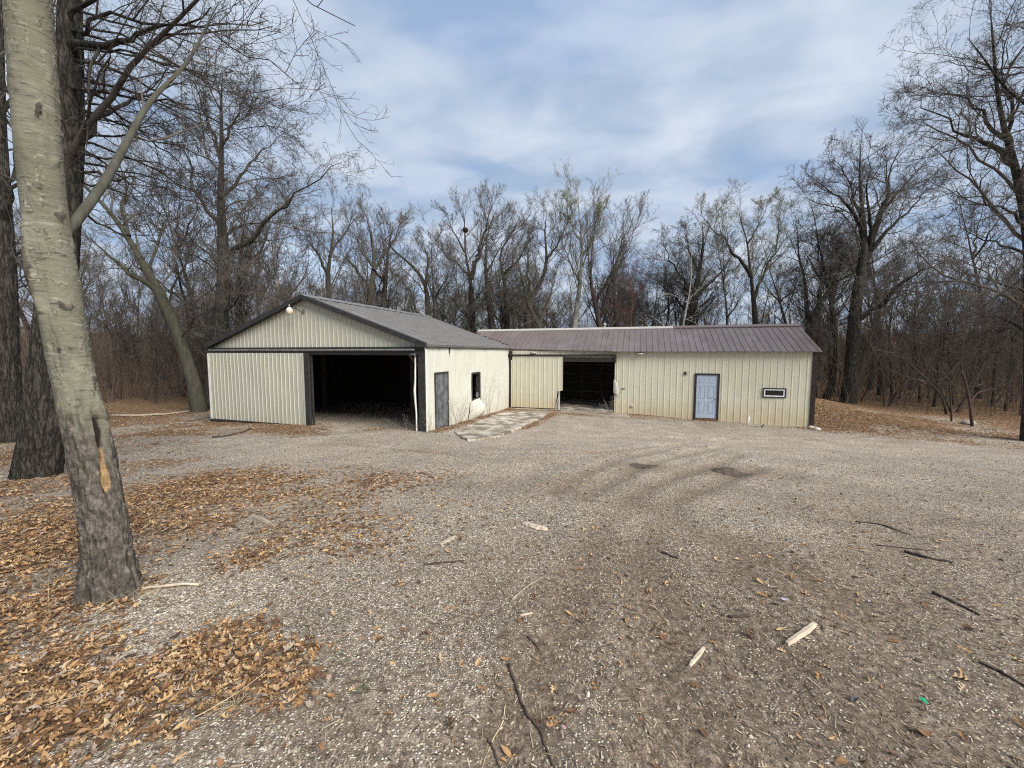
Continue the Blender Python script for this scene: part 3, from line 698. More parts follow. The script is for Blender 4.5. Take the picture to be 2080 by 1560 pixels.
def spawn(rng, P, R, n, t0, t1, lf, ang, up, crook, M, kr, rmin, taper=.25, gravity=0.0, tpow=.85):
    """n children on each of the N parents. returns child P, R"""
    N, m = R.shape
    t = t0 + (t1 - t0) * ((np.arange(n)[None] + rng.random((N, n))) / n) ** tpow
    f = np.clip(t * (m - 1), 0, m - 1.001); i = f.astype(int); w = (f - i)[..., None]; r = np.arange(N)[:, None]
    st = P[r, i] * (1 - w) + P[r, i + 1] * w; rp = R[r, i] * (1 - w[..., 0]) + R[r, i + 1] * w[..., 0]
    tg = unit(P[r, i + 1] - P[r, i])
    plen = np.linalg.norm(np.diff(P, axis=1), axis=-1).sum(1)[:, None]
    ln = plen * lf * (1 - .5 * (t - t0) / max(1e-6, 1 - t0)) * rng.uniform(.65, 1.25, t.shape)
    az = rng.random(t.shape) * 2 * PI
    ref = np.where(np.abs(tg[..., 2:3]) < .9, np.array([0, 0, 1.]), np.array([1., 0, 0])); u = unit(np.cross(tg, ref)); v = np.cross(tg, u)
    an = np.radians(ang) * rng.uniform(.7, 1.3, t.shape)
    d = tg * np.cos(an)[..., None] + (u * np.cos(az)[..., None] + v * np.sin(az)[..., None]) * np.sin(an)[..., None]
    d = unit(d + np.array([0, 0, up])).reshape(-1, 3); st = st.reshape(-1, 3); ln = ln.ravel(); rp = rp.ravel()
    C = len(ln); CPn = np.empty((C, M, 3)); CPn[:, 0] = st; step = (ln / (M - 1))[:, None]
    for k in range(1, M):
        d = unit(d + rng.normal(0, crook, (C, 3)) + np.array([0, 0, up * .25 - gravity]))
        CPn[:, k] = CPn[:, k - 1] + d * step
    r0 = np.maximum(np.minimum(rp * kr, ln * .0128 + .001), rmin)
    CR = np.maximum(r0[:, None] * np.linspace(1, taper, M)[None], rmin * .7)
    return CPn, CR

def bark(name, a, b, moss=None, scale=7, bumpd=.02, fissure=False):
    k = NT(name); v = k.coord('Object', (1, 1, .22)); n1 = k.noise(v, scale, 7, .65); n2 = k.noise(k.coord('Object'), 1.1, 4)
    c = k.ramp(n1, [(.32, a), (.66, b)])
    c = k.mix(k.math('MULTIPLY', k.ramp(n2, [(.4, 0), (.7, 1)]), .45), c, moss or [q * 1.3 for q in b])
    if fissure:   # crack dirt between bark plates, deepened by shade put into the colour
        f = k.math('ABSOLUTE', k.math('SUBTRACT', k.noise(k.coord('Object', (1, 1, .2)), 13, 4, .6), .5)); c = k.mix(k.ramp(f, [(.0, .85), (.07, 0)]), c, [q * .35 for q in a])
        c = k.mix(k.ramp(f, [(.08, 0), (.2, .5)]), c, [q * 1.7 for q in b]); n1 = k.math('ADD', k.math('MULTIPLY', f, 3.0), k.math('MULTIPLY', n1, .4))
    k.col(c); k.rough(.95); k.b.inputs['Specular IOR Level'].default_value = .1; k.bump(n1, .9, bumpd); return k.m
M_BARK = bark('grey_brown_bark', (.03, .026, .022), (.078, .069, .058), (.062, .062, .043))
M_BARKD = bark('dark_oak_bark', (.03, .026, .023), (.078, .070, .061), (.066, .068, .047), 9, .04, True)
M_BARKP = bark('pale_bark', (.22, .21, .19), (.42, .40, .36), (.3, .3, .27))
M_BARKR = bark('reddish_bark', (.05, .036, .032), (.105, .078, .069), (.085, .058, .052))
M_TWIG = bark('twig_bark', (.072, .062, .053), (.142, .124, .106), (.115, .10, .086))
M_TWIGD = bark('dark_twig_bark', (.042, .036, .032), (.088, .077, .067), (.07, .062, .055))
M_TWIGG = bark('budding_twig', (.12, .115, .085), (.23, .225, .165), (.25, .25, .18))
M_TWIGR = bark('red_twig', (.07, .042, .04), (.13, .075, .07), (.12, .06, .058))

def make_tree(rng, mains, bmat, tmat, dens=1.0, crook=.125, up=.18, rmin=.0045, gravity=0.0, lv=(12, 8, 6, 4), reach=(.62, .56, .56, .6), sides=12, tubesT=None, tubesC=None, ang=42, t0=.28, detail=False):
    """mains: list of (points, radii, is_limb). trunk mesh <- mains, crown mesh <- everything that grows from them"""
    TT, TC = Tubes(), Tubes()
    g1P, g1R = [], []
    for pts, rad, limb in mains:
        Mn = 12 if limb else 18
        P = resample(pts, Mn); d = np.linspace(0, 1, len(rad)); R = np.interp(np.linspace(0, 1, Mn), d, list(rad[:-1]) + [min(rad[-1], .009)])
        R = R * np.interp(np.linspace(0, 1, Mn), [0, .35, .75, 1], [1, 1 if not limb else .82, .6 if not limb else .52, .8])
        if limb:
            w = rng.normal(0, 1, (Mn, 3)) * (np.linalg.norm(P[-1] - P[0]) * .012); w[0] = 0; P = P + w
        if detail and not limb:
            NR = 330; Ps = resample(pts, 60); u = np.linspace(0, 1, NR) ** 1.8
            for _ in range(4): Ps[1:-1] = .25 * Ps[:-2] + .5 * Ps[1:-1] + .25 * Ps[2:]
            Pd = np.stack([np.interp(u, np.linspace(0, 1, 60), Ps[:, q]) for q in range(3)], -1)
            Rd = np.interp(u, np.linspace(0, 1, Mn), R); S = 96; a = 2 * PI * np.arange(S) / S; A, hh = np.meshgrid(a, u * np.linalg.norm(np.diff(Ps, axis=0), axis=1).sum())
            fr = np.clip(1 - np.abs(fbm(np.cos(A) * 6.5, np.sin(A) * 6.5, hh * 1.6, 4)) * 4.0, -.8, 1)
            RR = Rd[:, None] * (1 + .10 * np.exp(-hh / .5) * np.cos(5 * A + 1) + .06 * np.exp(-hh / .7) * np.cos(3 * A)) + .026 * fr * np.clip(Rd[:, None] / .3, .3, 1)
            V = np.stack([Pd[:, None, 0] + np.cos(A) * RR, Pd[:, None, 1] + np.sin(A) * RR, Pd[:, None, 2] + 0 * A], -1).reshape(-1, 3)
            ii = np.arange(NR * S).reshape(NR, S); jj = np.roll(ii, -1, 1); TT.V.append(V); TT.Q.append(np.stack([ii[:-1], jj[:-1], jj[1:], ii[1:]], -1).reshape(-1, 4) + TT.n); TT.n += len(V)
        else: TT.add(P[None], R[None], sides if not limb else 8)
        seglen = np.linalg.norm(np.diff(P, axis=0), axis=1).sum()
        n = max(3, int(lv[0] * dens * (1.0 if not limb else .9)))
        cP, cR = spawn(rng, P[None], R[None], n, t0 if not limb else .15, .99, reach[0] * (.8 if limb else .5), ang, up, crook, 9, .55, rmin * 1.8, .25, gravity)
        # the tip itself carries on into the crown
        g1P.append(cP); g1R.append(cR)
    P1, R1 = np.concatenate(g1P), np.concatenate(g1R); TC.add(P1, R1, 5)
    P2, R2 = spawn(rng, P1, R1, max(2, int(lv[1] * dens)), .12, 1.0, reach[1], 38, up, crook * 1.1, 7, .6, rmin * 1.4, .35, gravity); TC.add(P2, R2, 4)
    P3, R3 = spawn(rng, P2, R2, max(2, int(lv[2] * dens)), .12, 1.0, reach[2], 38, up * .8, crook * 1.2, 5, .6, rmin, .5, gravity); TC.add(P3, R3, 3)
    if lv[3]:
        P4, R4 = spawn(rng, P3, R3, lv[3], .2, 1.0, reach[3], 40, up * .6, crook * 1.2, 4, .7, rmin * .8, .6, gravity); TC.add(P4, R4, 3)
        tips = P4
    else: tips = P3
    return TT, TC, tips
def buds(tips, rng, n, size):
    p = tips[:, -1]; p = np.repeat(p, n, 0) + rng.normal(0, .05, (len(p) * n, 3)); d = unit(rng.normal(0, 1, p.shape)); e = unit(np.cross(d, rng.normal(0, 1, p.shape)))
    s = size * rng.uniform(.6, 1.4, (len(p), 1)); V = np.stack([p - d * s, p + e * s * .5, p + d * s, p - e * s * .5], 1).reshape(-1, 3)
    return V, np.arange(len(V)).reshape(-1, 4)

def tree_obj(name, label, base, TT, TC, bmat, tmat, group=None, bud=None, cat='tree'):
    o = empty(name, base); tag(o, label, cat, group)
    off = np.array(base)
    def lk(nm, V, Q, mat):
        me = np_mesh(nm, V - off, Q, smooth=True); return link(nm, me, mat, o)
    lk('trunk', np.concatenate(TT.V), np.concatenate(TT.Q), bmat)
    V, Q = np.concatenate(TC.V), np.concatenate(TC.Q)
    cr = lk('crown', V, Q, tmat)
    if bud is not None:
        b = lk('foliage', bud[0], bud[1], bud[2]); b.parent = cr
    return o

def px_line(pts): return [at(*p) for p in pts]
def oblique(px): return math.cos(math.atan((px - 1040) / FPX))   # a cylinder seen off axis draws wider than it is
M_LEAFBUD = simple('young_leaf_bud', (.40, .40, .28), .8, 0, .3)
M_REDBUD = simple('red_maple_bud', (.24, .06, .05), .8, 0, .3)

def hero(name, label, seed, mains, bmat=M_BARK, tmat=M_TWIG, bud=None, **kw):
    """mains: (list of (px,py,depth), radii, is_limb); the first point of the first main is on the ground"""
    rng = np.random.default_rng(seed); ms = []
    for i, (pts, rad, limb) in enumerate(mains):
        pts = [(a, 715 - (715 - b) * .9, c) if (b < 715 and c >= 26) else (a, b, c) for a, b, c in pts]
        P = px_line(pts); ob = oblique(pts[0][0]); rad = [q * ob for q in rad]
        if not limb:
            g = gz(P[0][0], P[0][1]); P[0][2] = g - .15
            if i == 0: base = (float(P[0][0]), float(P[0][1]), g)
        ms.append((P, rad, limb))
    TT, TC, tips = make_tree(rng, ms, bmat, tmat, **kw)
    b = None
    if bud: v, q = buds(tips, rng, bud[1], bud[2]); b = (v, q, bud[0])
    return tree_obj(name, label, base, TT, TC, bmat, tmat, bud=b)

# dark oak behind the foreground trunk: long thin boughs that sweep out and sag
_r = np.random.default_rng(61); DROOP = []
for _i in range(15):
    _y = 20 + 24 * _i + _r.uniform(-8, 8); _e = 330 + _r.uniform(0, 270); _s = min(_r.uniform(.16, .48) * (_e - 140), 470 - _y); _z = _r.uniform(-1.6, 3.2); _x = 143 - max(0, _y - 200) * .07
    DROOP.append(([(_x + (_e - _x) * f, _y + _s * (f * .8 + .35 * f * f) - 14 * math.sin(PI * f), 7.2 + _z * f) for f in (0, .25, .5, .75, 1)], [.034, .027, .02, .013, .006], True))
hero('oak_tree', 'big dark rough barked oak directly behind the pale foreground trunk', 11, [
    ([(70, 985, 7.0), (82, 940, 7.0), (92, 850, 7.0), (108, 700, 7.0), (122, 500, 7.1), (138, 300, 7.2), (142, 150, 7.2), (142, -20, 7.3), (150, -300, 7.5), (160, -700, 7.8)], [.47, .42, .37, .34, .31, .29, .27, .25, .2, .1], False),
    ([(145, 92, 7.2), (205, 84, 6.9), (270, 74, 6.6), (337, 52, 6.2), (430, 20, 5.9)], [.10, .085, .06, .04, .02], True),
    ([(150, 330, 7.2), (200, 238, 7.6), (245, 222, 8.2), (300, 188, 8.8), (390, 170, 9.5)], [.11, .09, .07, .05, .03], True),
    ([(140, 120, 7.2), (220, 140, 6.8), (330, 190, 6.4), (430, 240, 6.2), (520, 300, 6.0)], [.05, .04, .03, .02, .01], True),
    ([(140, 60, 7.2), (260, 30, 6.6), (390, 50, 6.2), (500, 100, 6.0), (590, 165, 5.8)], [.05, .04, .03, .02, .01], True),
    ([(138, 160, 7.2), (220, 210, 7.6), (330, 300, 8.0), (440, 395, 8.4)], [.05, .035, .025, .012], True),
    ([(136, 175, 7.2), (250, 190, 7.0), (380, 215, 6.9), (500, 265, 6.8), (600, 270, 6.6)], [.045, .035, .025, .018, .008], True),
    ([(134, 215, 7.2), (230, 250, 7.8), (330, 280, 8.6), (420, 310, 9.2)], [.045, .035, .02, .01], True),
    ([(130, 280, 7.2), (200, 320, 7.6), (290, 400, 8.2), (360, 470, 8.8)], [.045, .03, .02, .01], True),
    ([(128, 330, 7.2), (210, 360, 6.8), (320, 370, 6.6), (430, 420, 6.4)], [.045, .03, .02, .01], True),
    ([(125, 395, 7.2), (200, 455, 7.5), (260, 480, 7.8), (330, 478, 8.1)], [.05, .035, .025, .012], True),
    ([(140, 30, 7.2), (300, -60, 6.0), (480, -60, 5.6), (620, -10, 5.3), (710, 30, 5.2)], [.06, .045, .03, .018, .008], True),
    ([(135, 250, 7.2), (60, 200, 7.6), (-40, 160, 8), (-160, 90, 8.5)], [.08, .06, .04, .02], True),
    ([(125, 420, 7.2), (60, 330, 6.8), (0, 220, 6.5), (-80, 120, 6.2)], [.08, .06, .04, .02], True),
    ([(110, 620, 7.1), (30, 520, 7.4), (-50, 470, 7.8)], [.05, .035, .015], True),
    *DROOP, ([(145, -150, 7.3), (300, -400, 7.0), (400, -600, 6.6)], [.10, .06, .02], True), ([(150, -250, 7.4), (20, -500, 7.6), (-60, -800, 8)], [.10, .06, .02], True)],
    M_BARKD, M_TWIGD, crook=.13, up=.03, gravity=.0, rmin=.0026, lv=(8, 6, 5, 2), reach=(.55, .55, .55, .6), sides=26, t0=.35, detail=True)
hero('oak_tree', 'dark thick trunk cut by the left edge, standing behind the big oak', 12, [
    ([(14, 890, 11.5), (12, 820, 11.5), (8, 700, 11.5), (4, 560, 11.5), (-4, 430, 11.6), (-10, 250, 11.8), (-8, 0, 12), (0, -300, 12.5)], [.52, .46, .43, .41, .38, .33, .25, .1], False),
    ([(0, 460, 11.6), (30, 380, 11.2), (40, 300, 10.8), (10, 210, 10.4)], [.12, .1, .07, .04], True),
    ([(-5, 380, 11.6), (60, 330, 12.2), (130, 240, 13), (220, 160, 14)], [.11, .09, .06, .03], True),
    ([(-8, 250, 11.8), (80, 120, 12.5), (190, 60, 13.2), (300, -20, 14)], [.12, .09, .06, .03], True),
    ([(-8, 300, 11.7), (-120, 200, 11), (-250, 50, 10.5)], [.12, .08, .03], True), ([(0, 540, 11.6), (80, 470, 13), (180, 430, 14)], [.07, .05, .02], True)],
    M_BARKD, M_TWIG, crook=.17, up=.06, rmin=.004, lv=(9, 8, 6, 3), sides=20, detail=True)
hero('bare_tree', 'tall bare tree with spreading dark limbs rising at the left corner of the gable garage', 13, [
    ([(428, 830, 22), (434, 770, 22), (444, 680, 22), (455, 590, 22), (455, 520, 22), (449, 430, 22.2), (447, 370, 22.3), (452, 300, 22.5), (448, 230, 22.6), (452, 150, 22.8)], [.62, .5, .45, .42, .4, .33, .28, .2, .13, .05], False),
    ([(468, 520, 22), (500, 495, 21.6), (540, 450, 21.2), (590, 405, 21), (640, 365, 20.8), (695, 328, 20.6)], [.18, .16, .13, .09, .06, .03], True),
    ([(450, 470, 22), (410, 410, 22.5), (385, 340, 23), (365, 280, 23.4), (340, 230, 24)], [.16, .13, .1, .06, .03], True),
    ([(447, 400, 22), (490, 350, 23), (540, 300, 24), (590, 265, 25)], [.13, .1, .06, .03], True),
    ([(450, 330, 22.4), (425, 260, 22), (400, 180, 21.6), (390, 120, 21.4)], [.13, .1, .06, .03], True),
    ([(450, 300, 22.4), (490, 220, 22), (510, 160, 21.6)], [.1, .07, .03], True),
    ([(452, 480, 22), (500, 450, 24), (580, 420, 26), (640, 420, 27)], [.1, .08, .05, .02], True),
    ([(446, 640, 22), (490, 600, 21), (540, 590, 20.5), (590, 620, 20.2)], [.06, .045, .03, .015], True),
    ([(450, 560, 22), (400, 520, 20), (330, 500, 18.5), (280, 470, 17.5)], [.07, .05, .035, .015], True)],
    M_BARKD, M_TWIG, crook=.17, up=.06, rmin=.0055, lv=(12, 8, 6, 4), sides=18)
hero('bare_tree', 'mossy tree leaning left with a forked trunk, at the left side of the gable garage', 14, [
    ([(404, 826, 21), (398, 790, 21), (374, 715, 21), (350, 650, 21), (318, 585, 21), (282, 520, 21.2), (250, 465, 21.4), (215, 420, 21.6), (180, 385, 22), (120, 330, 22.4)], [.5, .4, .36, .34, .3, .22, .2, .18, .14, .06], False),
    ([(325, 595, 21), (280, 565, 20.6), (245, 545, 20.2), (205, 500, 20), (165, 478, 19.6)], [.2, .17, .14, .11, .06], True),
    ([(262, 480, 21.3), (245, 420, 22), (250, 350, 22.8), (240, 280, 23.2)], [.12, .1, .07, .03], True),
    ([(300, 550, 21.2), (330, 480, 22), (345, 400, 22.6), (360, 340, 23)], [.1, .08, .05, .02], True),
    ([(365, 690, 21), (400, 640, 20), (430, 630, 19.4), (480, 590, 19)], [.05, .04, .03, .015], True)],
    bark('mossy_bark', (.036, .035, .026), (.085, .08, .062), (.072, .076, .045)), M_TWIG, crook=.2, up=.1, rmin=.005, lv=(12, 8, 6, 4))
# behind the garage roof
hero('bare_tree', 'second trunk just right of the tall corner tree, rising behind the gable garage', 15, [
    ([(496, 780, 27), (490, 680, 27), (482, 580, 27), (490, 480, 27.3), (500, 380, 27.6)], [.4, .34, .3, .2, .06], False), ([(484, 560, 27), (530, 480, 28), (560, 400, 29)], [.13, .1, .04], True)], rmin=.006, lv=(13, 8, 6, 4))
hero('birch_tree', 'slim white barked birch rising behind the barn light', 16, [
    ([(588, 780, 28), (578, 660, 28), (566, 590, 28), (556, 530, 28.2), (560, 440, 28.4), (575, 360, 28.6)], [.17, .15, .14, .12, .09, .03], False), ([(564, 570, 28), (600, 500, 28.6), (640, 460, 29)], [.06, .04, .02], True)], M_BARKP, M_TWIG, rmin=.006, lv=(12, 8, 7, 3))
hero('bare_tree', 'upright bare tree behind the peak of the grey roof', 17, [
    ([(668, 780, 31), (668, 600, 31), (666, 530, 31), (678, 450, 31.3), (672, 380, 31.6)], [.36, .3, .26, .18, .05], False), ([(667, 540, 31), (640, 480, 30), (600, 430, 29.6)], [.12, .09, .04], True), ([(668, 500, 31), (705, 440, 32), (730, 400, 33)], [.11, .08, .04], True)], rmin=.006, lv=(11, 9, 6, 3))
hero('bare_tree', 'dark leaning tree behind the middle of the grey roof', 18, [
    ([(742, 780, 30), (748, 640, 30), (752, 580, 30), (762, 515, 30.2), (752, 440, 30.4), (742, 400, 30.6)], [.45, .4, .36, .3, .16, .06], False), ([(760, 530, 30), (800, 460, 31), (815, 420, 31)], [.16, .1, .05], True), ([(752, 570, 30), (710, 510, 29), (680, 470, 28.6)], [.13, .1, .04], True)], rmin=.006, lv=(13, 8, 6, 4))
hero('bare_tree', 'thick straight trunk behind the grey roof beside the dark leaning tree', 19, [
    ([(776, 780, 33), (778, 620, 33), (784, 540, 33), (790, 470, 33.4), (800, 420, 33.8)], [.5, .42, .32, .2, .06], False), ([(782, 560, 33), (740, 500, 34), (720, 440, 34)], [.14, .1, .04], True)], rmin=.006, lv=(13, 8, 6, 4))
hero('bare_tree', 'crooked tree with arching left limb behind the low end of the grey roof', 20, [
    ([(872, 780, 31), (871, 645, 31), (866, 560, 31), (840, 520, 31), (800, 488, 31), (765, 440, 31.4)], [.36, .32, .27, .2, .13, .05], False), ([(866, 560, 31), (868, 500, 31.5), (855, 450, 32)], [.14, .1, .04], True), ([(850, 640, 31), (835, 580, 31), (800, 540, 31)], [.1, .08, .03], True)], rmin=.006, lv=(12, 8, 6, 4))
hero('bare_tree', 'tallest twin stemmed tree behind the meeting of the roofs, a nest in its left stem', 21, [
    ([(959, 780, 33), (959, 660, 33), (958, 600, 33), (956, 545, 33), (944, 495, 33), (945, 440, 33.2), (940, 390, 33.4)], [.36, .29, .27, .25, .16, .1, .04], False),
    ([(956, 550, 33), (974, 482, 33), (985, 435, 33.2), (994, 401, 33.2), (1000, 365, 33.4)], [.22, .18, .12, .08, .04], True),
    ([(955, 545, 33), (925, 510, 32.4), (905, 500, 32), (880, 460, 32)], [.1, .08, .05, .02], True), ([(965, 500, 33), (1010, 440, 34), (1030, 400, 34)], [.1, .06, .03], True), ([(944, 490, 33), (915, 430, 33.5), (905, 395, 33.8)], [.1, .06, .03], True)], rmin=.006, lv=(12, 8, 6, 4), up=.2)
hero('bare_tree', 'straight grey trunk right of the twin stemmed tree behind the long roof', 22, [
    ([(1003, 780, 32), (1001, 665, 32), (992, 590, 32), (985, 520, 32), (990, 440, 32.4), (1010, 390, 32.8)], [.34, .29, .26, .22, .12, .04], False), ([(988, 540, 32), (1020, 470, 33), (1050, 430, 33)], [.1, .07, .03], True)], rmin=.006, lv=(13, 8, 6, 4))
hero('bare_tree', 'wavy trunk with a fork to the right, third from the meeting of the roofs', 23, [
    ([(1034, 780, 33), (1031, 660, 33), (1025, 545, 33), (1012, 505, 33), (1022, 470, 33), (1046, 440, 33.2), (1060, 395, 33.5)], [.32, .28, .25, .22, .16, .1, .04], False), ([(1024, 540, 33), (1060, 500, 32.4), (1080, 440, 32)], [.14, .1, .04], True)], rmin=.006, lv=(13, 8, 6, 4))
hero('bare_tree', 'thick trunk with a sharp elbow behind the left half of the long roof', 24, [
    ([(1068, 780, 31), (1070, 660, 31), (1075, 600, 31), (1088, 575, 31), (1104, 555, 31), (1112, 500, 31), (1105, 440, 31.3), (1112, 395, 31.6)], [.42, .36, .3, .26, .22, .17, .1, .04], False), ([(1076, 600, 31), (1070, 520, 32), (1080, 450, 33)], [.16, .12, .05], True), ([(1110, 510, 31), (1140, 460, 30.4), (1150, 420, 30)], [.1, .07, .03], True)], rmin=.006, lv=(13, 8, 6, 4))
hero('bare_tree', 'trunk leaning hard left behind the long roof beside the elbowed tree', 25, [
    ([(1110, 780, 30), (1098, 660, 30), (1078, 625, 30), (1062, 560, 30), (1050, 500, 30.4)], [.36, .3, .24, .16, .05], False), ([(1095, 655, 30), (1120, 580, 30.5), (1132, 520, 31)], [.14, .1, .04], True)], rmin=.006, lv=(13, 8, 6, 4))
hero('budding_tree', 'pale tall tree with fresh green buds, highest crown behind the long roof', 26, [
    ([(1163, 780, 33), (1166, 660, 33), (1176, 586, 33), (1183, 485, 33), (1178, 420, 33), (1172, 345, 33)], [.34, .28, .24, .18, .1, .03], False), ([(1178, 560, 33), (1145, 480, 33.5), (1128, 410, 34)], [.11, .08, .03], True), ([(1182, 500, 33), (1215, 440, 32.5), (1225, 390, 32)], [.11, .08, .03], True), ([(1180, 470, 33), (1155, 410, 32.4), (1150, 365, 32)], [.09, .06, .02], True)],
    M_BARKP, M_TWIGG, bud=(M_LEAFBUD, 1, .022), rmin=.006, lv=(14, 8, 6, 4), up=.28)
hero('reddish_tree', 'upright reddish twigged tree right of the pale budding tree', 27, [
    ([(1222, 780, 32), (1220, 660, 32), (1205, 590, 32), (1198, 540, 32), (1205, 460, 32.3), (1212, 405, 32.6)], [.3, .26, .22, .18, .1, .04], False), ([(1210, 600, 32), (1250, 520, 32.5), (1275, 440, 33), (1290, 400, 33.3)], [.14, .11, .07, .03], True), ([(1218, 640, 32), (1240, 560, 31.4), (1262, 480, 31)], [.12, .09, .03], True)], M_BARKR, M_TWIG, rmin=.006, lv=(13, 8, 6, 4), up=.3)
hero('red_bud_tree', 'small tree with a blush of red buds behind the middle of the long roof', 28, [
    ([(1283, 780, 29), (1281, 660, 29), (1284, 610, 29), (1282, 575, 29), (1285, 545, 29)], [.12, .1, .08, .06, .02], False)], M_BARKR, M_TWIGR, bud=(M_REDBUD, 2, .03), rmin=.005, lv=(12, 6, 5, 0), up=.2)
hero('oak_tree', 'broad dark oak with a heavy trunk behind the middle of the long roof', 29, [
    ([(1404, 780, 32), (1405, 655, 32), (1411, 590, 32), (1418, 545, 32), (1426, 500, 32), (1430, 450, 32.3), (1425, 420, 32.5)], [.75, .62, .55, .4, .3, .16, .05], False),
    ([(1408, 610, 32), (1385, 550, 31.5), (1362, 510, 31), (1345, 460, 30.6)], [.22, .17, .1, .04], True), ([(1412, 590, 32), (1455, 545, 32.6), (1480, 510, 33), (1500, 470, 33)], [.2, .14, .08, .03], True),
    ([(1420, 540, 32), (1398, 480, 32.6), (1390, 430, 33)], [.16, .1, .04], True), ([(1410, 640, 32), (1440, 610, 31), (1465, 570, 30)], [.12, .08, .03], True), ([(1405, 640, 32), (1370, 590, 33), (1325, 545, 33.6), (1300, 535, 34)], [.14, .1, .06, .03], True)], M_BARKD, M_TWIG, crook=.24, up=.1, rmin=.006, lv=(14, 8, 6, 4))
hero('dead_tree', 'thin pale dead tree leaning right against the woods behind the long roof', 30, [
    ([(1378, 780, 28), (1387, 657, 28), (1396, 605, 28), (1402, 575, 28), (1405, 530, 28), (1404, 490, 28)], [.13, .11, .1, .08, .06, .02], False), ([(1396, 605, 28), (1375, 590, 28), (1352, 580, 28)], [.03, .025, .015], True), ([(1399, 595, 28), (1420, 575, 28), (1436, 560, 28)], [.03, .025, .015], True), ([(1390, 640, 28), (1412, 648, 27.6), (1421, 662, 27.3)], [.03, .022, .012], True)], M_BARKP, M_BARKP, rmin=.006, lv=(5, 4, 3, 0), up=.1)
hero('budding_tree', 'wide forked tree with pale buds behind the right half of the long roof', 31, [
    ([(1538, 780, 30), (1536, 660, 30), (1530, 590, 30), (1526, 545, 30), (1520, 500, 30), (1518, 455, 30.2), (1505, 430, 30.4), (1500, 390, 30.6)], [.38, .32, .28, .24, .18, .12, .08, .03], False),
    ([(1526, 545, 30), (1500, 500, 30), (1485, 475, 29.8), (1458, 455, 29.6), (1435, 420, 29.4), (1415, 400, 29.2)], [.18, .15, .12, .09, .06, .03], True),
    ([(1530, 600, 30), (1560, 515, 30.5), (1580, 480, 30.8), (1600, 460, 31), (1622, 438, 31.2)], [.16, .13, .1, .07, .03], True), ([(1519, 470, 30), (1545, 420, 30), (1560, 380, 30)], [.09, .06, .02], True), ([(1575, 490, 30.8), (1582, 430, 31), (1590, 375, 31)], [.08, .06, .02], True)],
    M_BARK, M_TWIGG, bud=(M_LEAFBUD, 1, .018), rmin=.006, lv=(12, 8, 6, 4), up=.22, crook=.18)
hero('bare_tree', 'dark forked tree at the right end of the long roof', 32, [
    ([(1646, 790, 26), (1644, 690, 26), (1640, 630, 26), (1636, 580, 26), (1634, 537, 26), (1622, 510, 26.2), (1620, 450, 26.4)], [.5, .42, .34, .22, .18, .12, .04], False),
    ([(1644, 650, 26), (1662, 610, 26), (1685, 570, 26), (1707, 532, 26), (1715, 480, 26)], [.26, .22, .18, .14, .05], True), ([(1650, 640, 26), (1664, 590, 26.6), (1666, 520, 27), (1660, 450, 27)], [.2, .16, .12, .04], True), ([(1690, 560, 26), (1690, 500, 25), (1700, 450, 24.6)], [.1, .07, .03], True)], M_BARKD, M_TWIG, rmin=.0055, lv=(12, 8, 6, 4), crook=.2)
hero('oak_tree', 'great round crowned oak beyond the right end of the long shed', 33, [
    ([(1722, 826, 24), (1726, 790, 24), (1731, 715, 24), (1736, 640, 24), (1744, 575, 24), (1754, 530, 24), (1756, 470, 24), (1748, 400, 24.2), (1745, 330, 24.4), (1750, 280, 24.6)], [.56, .44, .4, .4, .38, .35, .26, .16, .09, .03], False),
    ([(1755, 535, 24), (1775, 490, 24), (1782, 450, 24), (1800, 390, 24), (1815, 330, 24), (1830, 290, 24)], [.3, .26, .22, .15, .08, .03], True),
    ([(1752, 480, 24), (1725, 420, 23.6), (1690, 390, 23.2), (1660, 370, 23), (1640, 350, 22.8)], [.18, .14, .1, .06, .03], True), ([(1755, 460, 24), (1720, 360, 24.8), (1690, 310, 25)], [.16, .1, .03], True),
    ([(1768, 510, 24), (1830, 440, 23.4), (1870, 400, 23), (1900, 370, 23)], [.18, .13, .08, .03], True), ([(1782, 440, 24), (1850, 360, 25), (1880, 310, 25.4)], [.15, .1, .03], True),
    ([(1745, 650, 24), (1790, 620, 23), (1825, 580, 22.4), (1870, 550, 22), (1930, 525, 21.8)], [.2, .17, .14, .1, .04], True), ([(1742, 560, 24), (1715, 530, 24.6), (1690, 500, 25), (1665, 480, 25)], [.14, .1, .07, .03], True),
    ([(1750, 580, 24), (1800, 540, 25), (1850, 470, 26)], [.13, .1, .04], True), ([(1768, 500, 24), (1760, 380, 22.6), (1770, 300, 22)], [.16, .1, .03], True)], M_BARKD, M_TWIG, rmin=.0055, lv=(12, 8, 6, 4), crook=.22, up=.1, sides=18)
